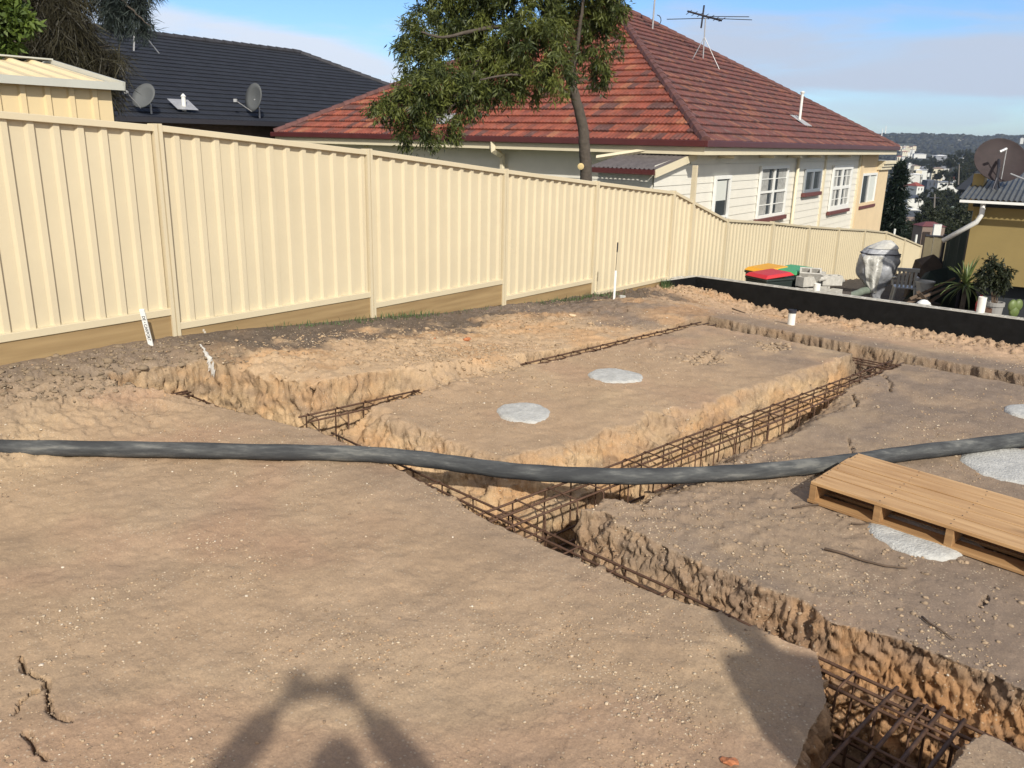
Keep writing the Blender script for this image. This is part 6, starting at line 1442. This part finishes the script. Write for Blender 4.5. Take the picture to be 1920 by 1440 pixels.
def potted():
    c = ypt(1861, 590, 13.9); t = thing('potted_shrub', 'leafy shrub with bare stems in a grey pot against the yellow wall', 'potted plant', c)
    zt = at(1861, 566, 13.9)[2]-c[2]; m = MB(); m.lathe([(.10, 0), (.14, zt*.9), (.155, zt*.9), (.155, zt), (.13, zt), (.12, zt*.93)], n=20); obj('pot', m, mat('grey_pot', (.30, .29, .27), .8), t)
    s = 13.9/1619.; rnd = random.Random(5); A = lambda x, y, d=0: at(x, y, 13.9+d)-np.array(c)
    for k in range(8): m = MB(); limb(m, [(rnd.uniform(-.05, .05), rnd.uniform(-.04, .04), zt*.9), A(1861+rnd.uniform(-8, 8), 545), A(1861+rnd.uniform(-26, 26), 505+rnd.uniform(-14, 14), rnd.uniform(-.2, .2))], .010, .004, 5, .008, rnd); obj('stem', m, 'twig', t)
    bl = [(1862, 512, 26, 20), (1842, 520, 18, 16), (1882, 520, 16, 18), (1860, 492, 18, 8), (1885, 498, 10, 8), (1872, 535, 18, 14), (1846, 540, 12, 10)]
    leaf_cloud('foliage', [A(x, y) for x, y, *_ in bl], [(rx*s, rx*s*.8, ry*s) for _, _, rx, ry in bl], 260, .085, 'leaf4', t, .5, 9, .09, .32, 19, .2)
    c = ypt(1846, 592, 13.6); t = thing('plant_pot', 'empty terracotta brown pot beside the grey potted shrub', 'pot', c); hz = at(1846, 578, 13.6)[2]-c[2]; m = MB(); m.lathe([(.06, 0), (.085, hz*.85), (.095, hz*.85), (.095, hz), (.08, hz), (.07, hz*.8)], n=18); obj('pot', m, mat('brown_pot', (.10, .05, .03), .8), t)
    c = ypt(1834, 588, 14.2); t = thing('plastic_container', 'red rounded plastic container between the yucca and potted shrub', 'container', c); z1 = at(1834, 580, 14.2)[2]-c[2]; z2 = at(1834, 553, 14.2)[2]-c[2]
    m = MB(); h = z2-z1; m.lathe([(.05, 0), (.06, z1), (.068, z1+h*.3), (.062, z1+h*.5), (.045, z1+h*.6), (.04, z1+h*.8), (.025, z1+h*.9), (.02, z2)], n=18); obj('container_body', m, 'red', t, smooth=True)
    c = ypt(1900, 592, 13.0); t = thing('paddle_cactus', 'small paddle shaped cactus with two rounded lobes behind the wall', 'plant', c); z1 = at(1900, 592, 13.)[2]-c[2]
    for sx, r0, dz in ((-.045, 0.075, .16), (.045, .075, .17), (0, .085, .07)):
        m = MB(); m.lathe([(.001, -.03), (r0*.7, -.026), (r0, 0), (r0*.7, .026), (.001, .03)], n=18); R = Matrix.Rotation(rad(90), 3, 'X') @ Matrix.Scale(1.35, 3, Vector((0, 1, 0))); m.v = [tuple(R @ Vector(v)+Vector((sx, 0, z1+dz))) for v in m.v]; obj('paddle', m, 'yucca', t, smooth=True)
    m = MB(); m.tube([(0, 0, 0), (0, 0, z1+.05)], .02, 6); obj('stem', m, 'yucca', t)
potted()
# leaning timbers and dark clutter below the shade cloth
rnd = random.Random(14)
for k, (xa, ya, xb, yb, Y) in enumerate([(1705, 562, 1790, 522, 17), (1700, 570, 1775, 540, 16.4), (1745, 565, 1800, 530, 16.8), (1722, 548, 1748, 575, 16.2)]):
    a, b = at(xa, ya, Y), at(xb, yb, Y+.6); a[2] = max(a[2], gz(a[0], a[1])+.05); m = MB(); m.tube([tuple(a), tuple(b)], [.045, .03], 4); o = obj('timber_offcut', m, 'twig'); tag(o, 'dark timber length leaning in the clutter under the shade cloth', 'timber', 'timbers leaning in the yard clutter')
def heap(x, y, Y, rx, rz_, mt, label, seed):
    c = ypt(x, y, Y); v = I1v*(1+np.random.default_rng(seed).uniform(-.25, .25, (len(I1v), 1)))*np.array([rx, rx*.7, rz_]); v[:, 2] = np.maximum(v[:, 2], -.05); m = MB(); m.add(v, [tuple(f) for f in I1f]); o = obj('covered_heap', m, mt); o.location = c; tag(o, label, 'heap')
heap(1768, 540, 19.0, .75, .85, 'shade', 'dark covered heap of yard goods in the shadow of the shade cloth', 3)
heap(1742, 530, 21.0, .6, .9, mat('rusty_clutter', (.06, .045, .035), .9, 0, (6, .4)), 'brown heap of stacked yard goods behind the white bucket', 5)
heap(1752, 575, 15.4, .5, .30, mat('dark_sacks', (.04, .04, .038), .9, 0, (6, .4)), 'low dark sacks lying between the wall and the yucca', 7)
heap(1660, 562, 16.8, .35, .18, mat('brown_sacks', (.08, .06, .045), .9, 0, (6, .4)), 'low brown sacks at the foot of the wrapped machine', 9)
for k, (x, y, Y) in enumerate([(1568, 545, 18.5), (1590, 550, 18.8), (1422, 528, 17.4), (1605, 545, 19)]):
    c = ypt(x, y, Y); m = MB(); v = I1v*(1+np.random.default_rng(k).uniform(-.25, .25, (len(I1v), 1)))*np.array([.18, .12, .14 if k != 2 else .42]); m.add(v, [tuple(f) for f in I1f]); o = obj('rock', m, 'concrete'); o.location = c; tag(o, 'rough grey rock lying at the foot of the far fence', 'rock', 'rocks at the fence foot')
# ================================================================== PEOPLE (behind and beside the camera; only their shadows are seen)
def skin_mesh(name, verts, edges, radii, m, parent, root=0, sub=2):
    me = bpy.data.meshes.new(name); me.from_pydata(verts, edges, []); me.update(); o = link(name, me, m, parent)
    md = o.modifiers.new('skin', 'SKIN'); sv = me.skin_vertices[0].data
    for i, r in enumerate(radii): sv[i].radius = (r, r) if not isinstance(r, tuple) else r
    sv[root].use_root = True; md.use_smooth_shade = True
    s_ = o.modifiers.new('sub', 'SUBSURF'); s_.levels = sub; s_.render_levels = sub; return o
def hand(parent, wrist, fwd, up, side):
    W = Vector(wrist); f = Vector(fwd).normalized(); u = Vector(up).normalized(); s_ = f.cross(u).normalized()*side
    V = [W, W+f*.05, W+f*.085]; E = [(0, 1), (1, 2)]; R = [(.022, .022), (.034, .020), (.034, .017)]
    for k, (off, L_) in enumerate([(-.030, .062), (-.010, .075), (.011, .070), (.030, .055)]):
        b = W+f*.082+s_*off; i = len(V); V += [b, b+f*L_*.5-u*.008, b+f*L_*.8-u*.030]; E += [(2, i), (i, i+1), (i+1, i+2)]; R += [(.0095, .0095), (.0085, .0085), (.0075, .0075)]
    i = len(V); b = W+f*.03-s_*.034; V += [b, b+f*.03-s_*.022-u*.01, b+f*.058-s_*.026-u*.02]; E += [(1, i), (i, i+1), (i+1, i+2)]; R += [(.012, .012), (.011, .011), (.009, .009)]
    return skin_mesh('hand', [tuple(v) for v in V], E, R, 'skin', parent, 0, 2)
def person(label, loc, arms, shirt, face=0., h=1.):
    t = thing('person', label, 'person', loc, face)
    L_, R_ = arms
    bv = [(0, 0, .95), (0, 0, 1.12), (0, -.01, 1.30), (0, -.01, 1.42), (0, 0, 1.49), (0, .02, 1.56), (0, .03, 1.64), (0, .02, 1.70),
          (-.10, 0, .90), (-.12, .01, .50), (-.12, -.03, .09), (-.12, .06, .04), (-.12, .15, .03), (.10, 0, .90), (.12, .01, .50), (.12, -.03, .09), (.12, .06, .04), (.12, .15, .03),
          (-.17, -.01, 1.41), L_[0], L_[1], (.17, -.01, 1.41), R_[0], R_[1]]
    be = [(0, 1), (1, 2), (2, 3), (3, 4), (4, 5), (5, 6), (6, 7), (0, 8), (8, 9), (9, 10), (10, 11), (11, 12), (0, 13), (13, 14), (14, 15), (15, 16), (16, 17), (3, 18), (18, 19), (19, 20), (3, 21), (21, 22), (22, 23)]
    br = [(.15, .11), (.14, .10), (.165, .115), (.12, .09), (.055, .055), (.066, .08), (.076, .09), (.055, .07), .088, .058, .042, .045, .032, .088, .058, .042, .045, .032, .062, .044, .028, .062, .044, .028]
    skin_mesh('body', bv, be, br, 'skin', t, 0)
    k = [0, 1, 2, 3, 18, 19, 21, 22]; mp_ = {a: i for i, a in enumerate(k)}
    wl = tuple(np.array(L_[0])*.15+np.array(L_[1])*.85); wr = tuple(np.array(R_[0])*.15+np.array(R_[1])*.85)
    skin_mesh('shirt', [bv[a] for a in k]+[wl, wr, (0, 0, 1.475)], [(0, 1), (1, 2), (2, 3), (3, 4), (4, 5), (3, 6), (6, 7), (5, 8), (7, 9), (3, 10)], [(.17, .13), (.16, .12), (.19, .14), (.15, .12), .072, .068, .072, .068, .060, .060, .072], shirt, t, 0)
    skin_mesh('trousers', [bv[a] for a in (0, 8, 9, 10, 13, 14, 15)], [(0, 1), (1, 2), (2, 3), (0, 4), (4, 5), (5, 6)], [(.16, .125), .105, .078, .062, .105, .078, .062], 'pants', t, 0)
    for sx in (-1, 1): m = MB(); m.box((sx*.12, .06, .05), (.10, .28, .10), None, (.8, .85)); obj('boot', m, 'hair', t, bevel=.03)
    m = MB(); v = I1v*np.array([.088, .10, .09]); v = v[:]; m.add(v, [tuple(f) for f in I1f]); m.v = [(a, b+.005, c+1.672) for a, b, c in m.v]; obj('hair', m, 'hair', t, smooth=True)
    m = MB(); m.tube([(0, .105, 1.66), (0, .128, 1.625), (0, .108, 1.615)], [.008, .014, .008], 6); obj('nose', m, 'skin', t, smooth=True)
    for sx in (-1, 1):
        m = MB(); v = I1v*.012; m.add(v, [tuple(f) for f in I1f]); m.v = [(a+sx*.032, b+.098, c+1.655) for a, b, c in m.v]; obj('eye', m, 'white', t, smooth=True)
        m = MB(); m.box((sx*.082, .015, 1.63), (.014, .04, .06)); obj('ear', m, 'skin', t, bevel=.006)
    m = MB(); m.box((0, .108, 1.585), (.05, .012, .012)); obj('mouth', m, mat('lips', (.35, .13, .1), .6), t, bevel=.004)
    return t
t = person('person in an orange work shirt standing behind the camera with both arms raised', (.07, -.16, 0), (((-.385, .055, 1.585), (-.20, .10, 1.83)), ((.265, .055, 1.585), (.07, .10, 1.83))), 'shirt'); t.scale = (1.09, 1.09, 1.09)
hand(t, (-.20, .10, 1.83), (.3, .03, .5), (-.2, -1, .2), -1); hand(t, (.07, .10, 1.83), (-.3, .03, .5), (.2, -1, .2), 1)
m = MB(); m.box((0, -.035, 2.05), (.18, .009, .08)); o = obj('mobile_phone', m, 'phone', bevel=.003); tag(o, 'black phone held up in both hands to take the picture', 'phone')
gz2 = gz(1.61, 1.03)
t = person('person in a dark shirt standing on the near pad right of the camera', (1.61, 1.03, gz2), (((-.23, -.02, 1.14), (-.21, .10, .90)), ((.23, -.02, 1.14), (.21, .10, .90))), 'pants', 0)
hand(t, (-.21, .10, .90), (.02, .35, -.8), (-1, .0, .0), -1); hand(t, (.21, .10, .90), (-.02, .35, -.8), (1, 0, 0), 1)

# ================================================================== HAZE
m = bpy.data.materials.new('air_haze'); m.use_nodes = True; nt = m.node_tree; nt.nodes.remove(nt.nodes['Principled BSDF'])
v = nt.nodes.new('ShaderNodeVolumePrincipled'); v.inputs['Color'].default_value = (.72, .82, 1, 1); v.inputs['Density'].default_value = .00011; v.inputs['Anisotropy'].default_value = .2
nt.links.new(v.outputs[0], nt.nodes['Material Output'].inputs['Volume'])
b = MB(); b.bx(-5600, 5600, -5600, 5600, -75, 95); o = obj('haze', b, m); tag(o, 'thin pale air haze over the far valley', 'haze', kind='stuff')
# ================================================================== CAMERA + LIGHT
cam = bpy.data.cameras.new('camera'); co = bpy.data.objects.new('camera', cam); col.objects.link(co); sc.camera = co
cam.sensor_width = 36; cam.lens = F_PX/1920*36; cam.clip_start = .05; cam.clip_end = 9000
Rm = Matrix([[_R[i], _U[i], -_F[i]] for i in range(3)]); co.matrix_world = Matrix.Translation(Vector(CAM)) @ Rm.to_4x4()
S_DIR = Vector((.2, -.78, .578)).normalized()
sl = bpy.data.lights.new('sun', 'SUN'); so = bpy.data.objects.new('sun', sl); col.objects.link(so)
sl.energy = 3.95; sl.angle = rad(1.1); sl.color = (1, .945, .85); so.rotation_euler = S_DIR.to_track_quat('Z', 'Y').to_euler()
w = bpy.data.worlds.new('World'); sc.world = w; w.use_nodes = True; nt = w.node_tree; N = nt.nodes; L = nt.links
sky = N.new('ShaderNodeTexSky'); sky.sky_type = 'NISHITA'; sky.sun_disc = False; sky.sun_elevation = math.asin(S_DIR.z); sky.sun_rotation = math.atan2(S_DIR.x, S_DIR.y)
sky.air_density = 1.0; sky.dust_density = .25; sky.ozone_density = 2.5; sky.altitude = 60
tc = N.new('ShaderNodeTexCoord'); sep = N.new('ShaderNodeSeparateXYZ'); L.new(tc.outputs['Generated'], sep.inputs[0])
def math_(op, a, b=None, c=None):
    n = N.new('ShaderNodeMath'); n.operation = op
    for i, v in enumerate((a, b, c)):
        if v is None: continue
        if isinstance(v, (int, float)): n.inputs[i].default_value = v
        else: L.new(v, n.inputs[i])
    return n.outputs[0]
def mapr(v, a, b, c=0., d=1., typ='SMOOTHSTEP'):
    n = N.new('ShaderNodeMapRange'); n.interpolation_type = typ; L.new(v, n.inputs[0])
    for i, q in enumerate((a, b, c, d)): n.inputs[i+1].default_value = q
    return n.outputs[0]
mp = N.new('ShaderNodeMapping'); mp.inputs['Scale'].default_value = (3.2, 3.2, 17); mp.inputs['Location'].default_value = (1.3, .4, .2); L.new(tc.outputs['Generated'], mp.inputs[0])
nz = N.new('ShaderNodeTexNoise'); nz.inputs['Scale'].default_value = 1.15; nz.inputs['Detail'].default_value = 9; nz.inputs['Roughness'].default_value = .52; nz.inputs['Distortion'].default_value = .35; L.new(mp.outputs[0], nz.inputs['Vector'])
el = sep.outputs[2]; ax = sep.outputs[0]
band = math_('MULTIPLY', mapr(el, .035, .075), mapr(el, .175, .105))         # cloud deck between about 3 and 8 degrees
leftb = math_('MULTIPLY', mapr(ax, -.02, -.16), math_('MULTIPLY', mapr(el, -.02, .03), mapr(math_('MULTIPLY_ADD', ax, .19, el), .075, .045)))
topr = math_('MULTIPLY', mapr(el, .13, .17), mapr(ax, .38, .55))
rb = math_('MULTIPLY', band, mapr(ax, .0, .22)); cov = math_('MAXIMUM', math_('MAXIMUM', leftb, rb), topr)
cl = mapr(math_('ADD', nz.outputs['Fac'], math_('MULTIPLY', cov, .34)), .60, .90)
low = math_('MULTIPLY', mapr(nz.outputs['Fac'], .50, .62), math_('MULTIPLY', mapr(el, .004, .015), mapr(el, .07, .04)))
cl = math_('MAXIMUM', cl, math_('MULTIPLY', low, .45))
rear_fill = math_('MULTIPLY', mapr(sep.outputs[1], .35, -.15), mapr(el, .0, .25)); cl = math_('MAXIMUM', cl, math_('MULTIPLY', rear_fill, mapr(nz.outputs['Fac'], .35, .6, .55, 1.)))  # unseen cloud cover behind the camera, added to warm the light in shadows
mxr = N.new('ShaderNodeMix'); mxr.data_type = 'RGBA'; L.new(math_('MULTIPLY', cl, .93), mxr.inputs[0])
tint = N.new('ShaderNodeMix'); tint.data_type = 'RGBA'; tint.blend_type = 'MULTIPLY'; tint.inputs[0].default_value = 1; L.new(sky.outputs[0], tint.inputs[6]); 
ht = N.new('ShaderNodeMix'); ht.data_type = 'RGBA'; L.new(mapr(el, -.02, .17), ht.inputs[0]); ht.inputs[6].default_value = SKYLOW; ht.inputs[7].default_value = SKYTINT; L.new(ht.outputs[2], tint.inputs[7])
L.new(tint.outputs[2], mxr.inputs[6])
cc = N.new('ShaderNodeMix'); cc.data_type = 'RGBA'; L.new(mapr(ax, -.1, .15), cc.inputs[0]); cc.inputs[6].default_value = CLOUDL; cc.inputs[7].default_value = CLOUDR
cw = N.new('ShaderNodeMix'); cw.data_type = 'RGBA'; L.new(mapr(sep.outputs[1], .35, -.05), cw.inputs[0]); L.new(cc.outputs[2], cw.inputs[6]); cw.inputs[7].default_value = (5.4, 5.0, 4.5, 1); cc = cw  # warm tone of the added cloud cover behind the camera
L.new(cc.outputs[2], mxr.inputs[7]); L.new(mxr.outputs[2], N['Background'].inputs['Color']); N['Background'].inputs['Strength'].default_value = .134
sc.view_settings.view_transform = 'Standard'; sc.view_settings.look = 'None'; sc.view_settings.exposure = EXPOSURE; sc.view_settings.gamma = 1
sc.cycles.max_bounces = 6; sc.cycles.transparent_max_bounces = 8
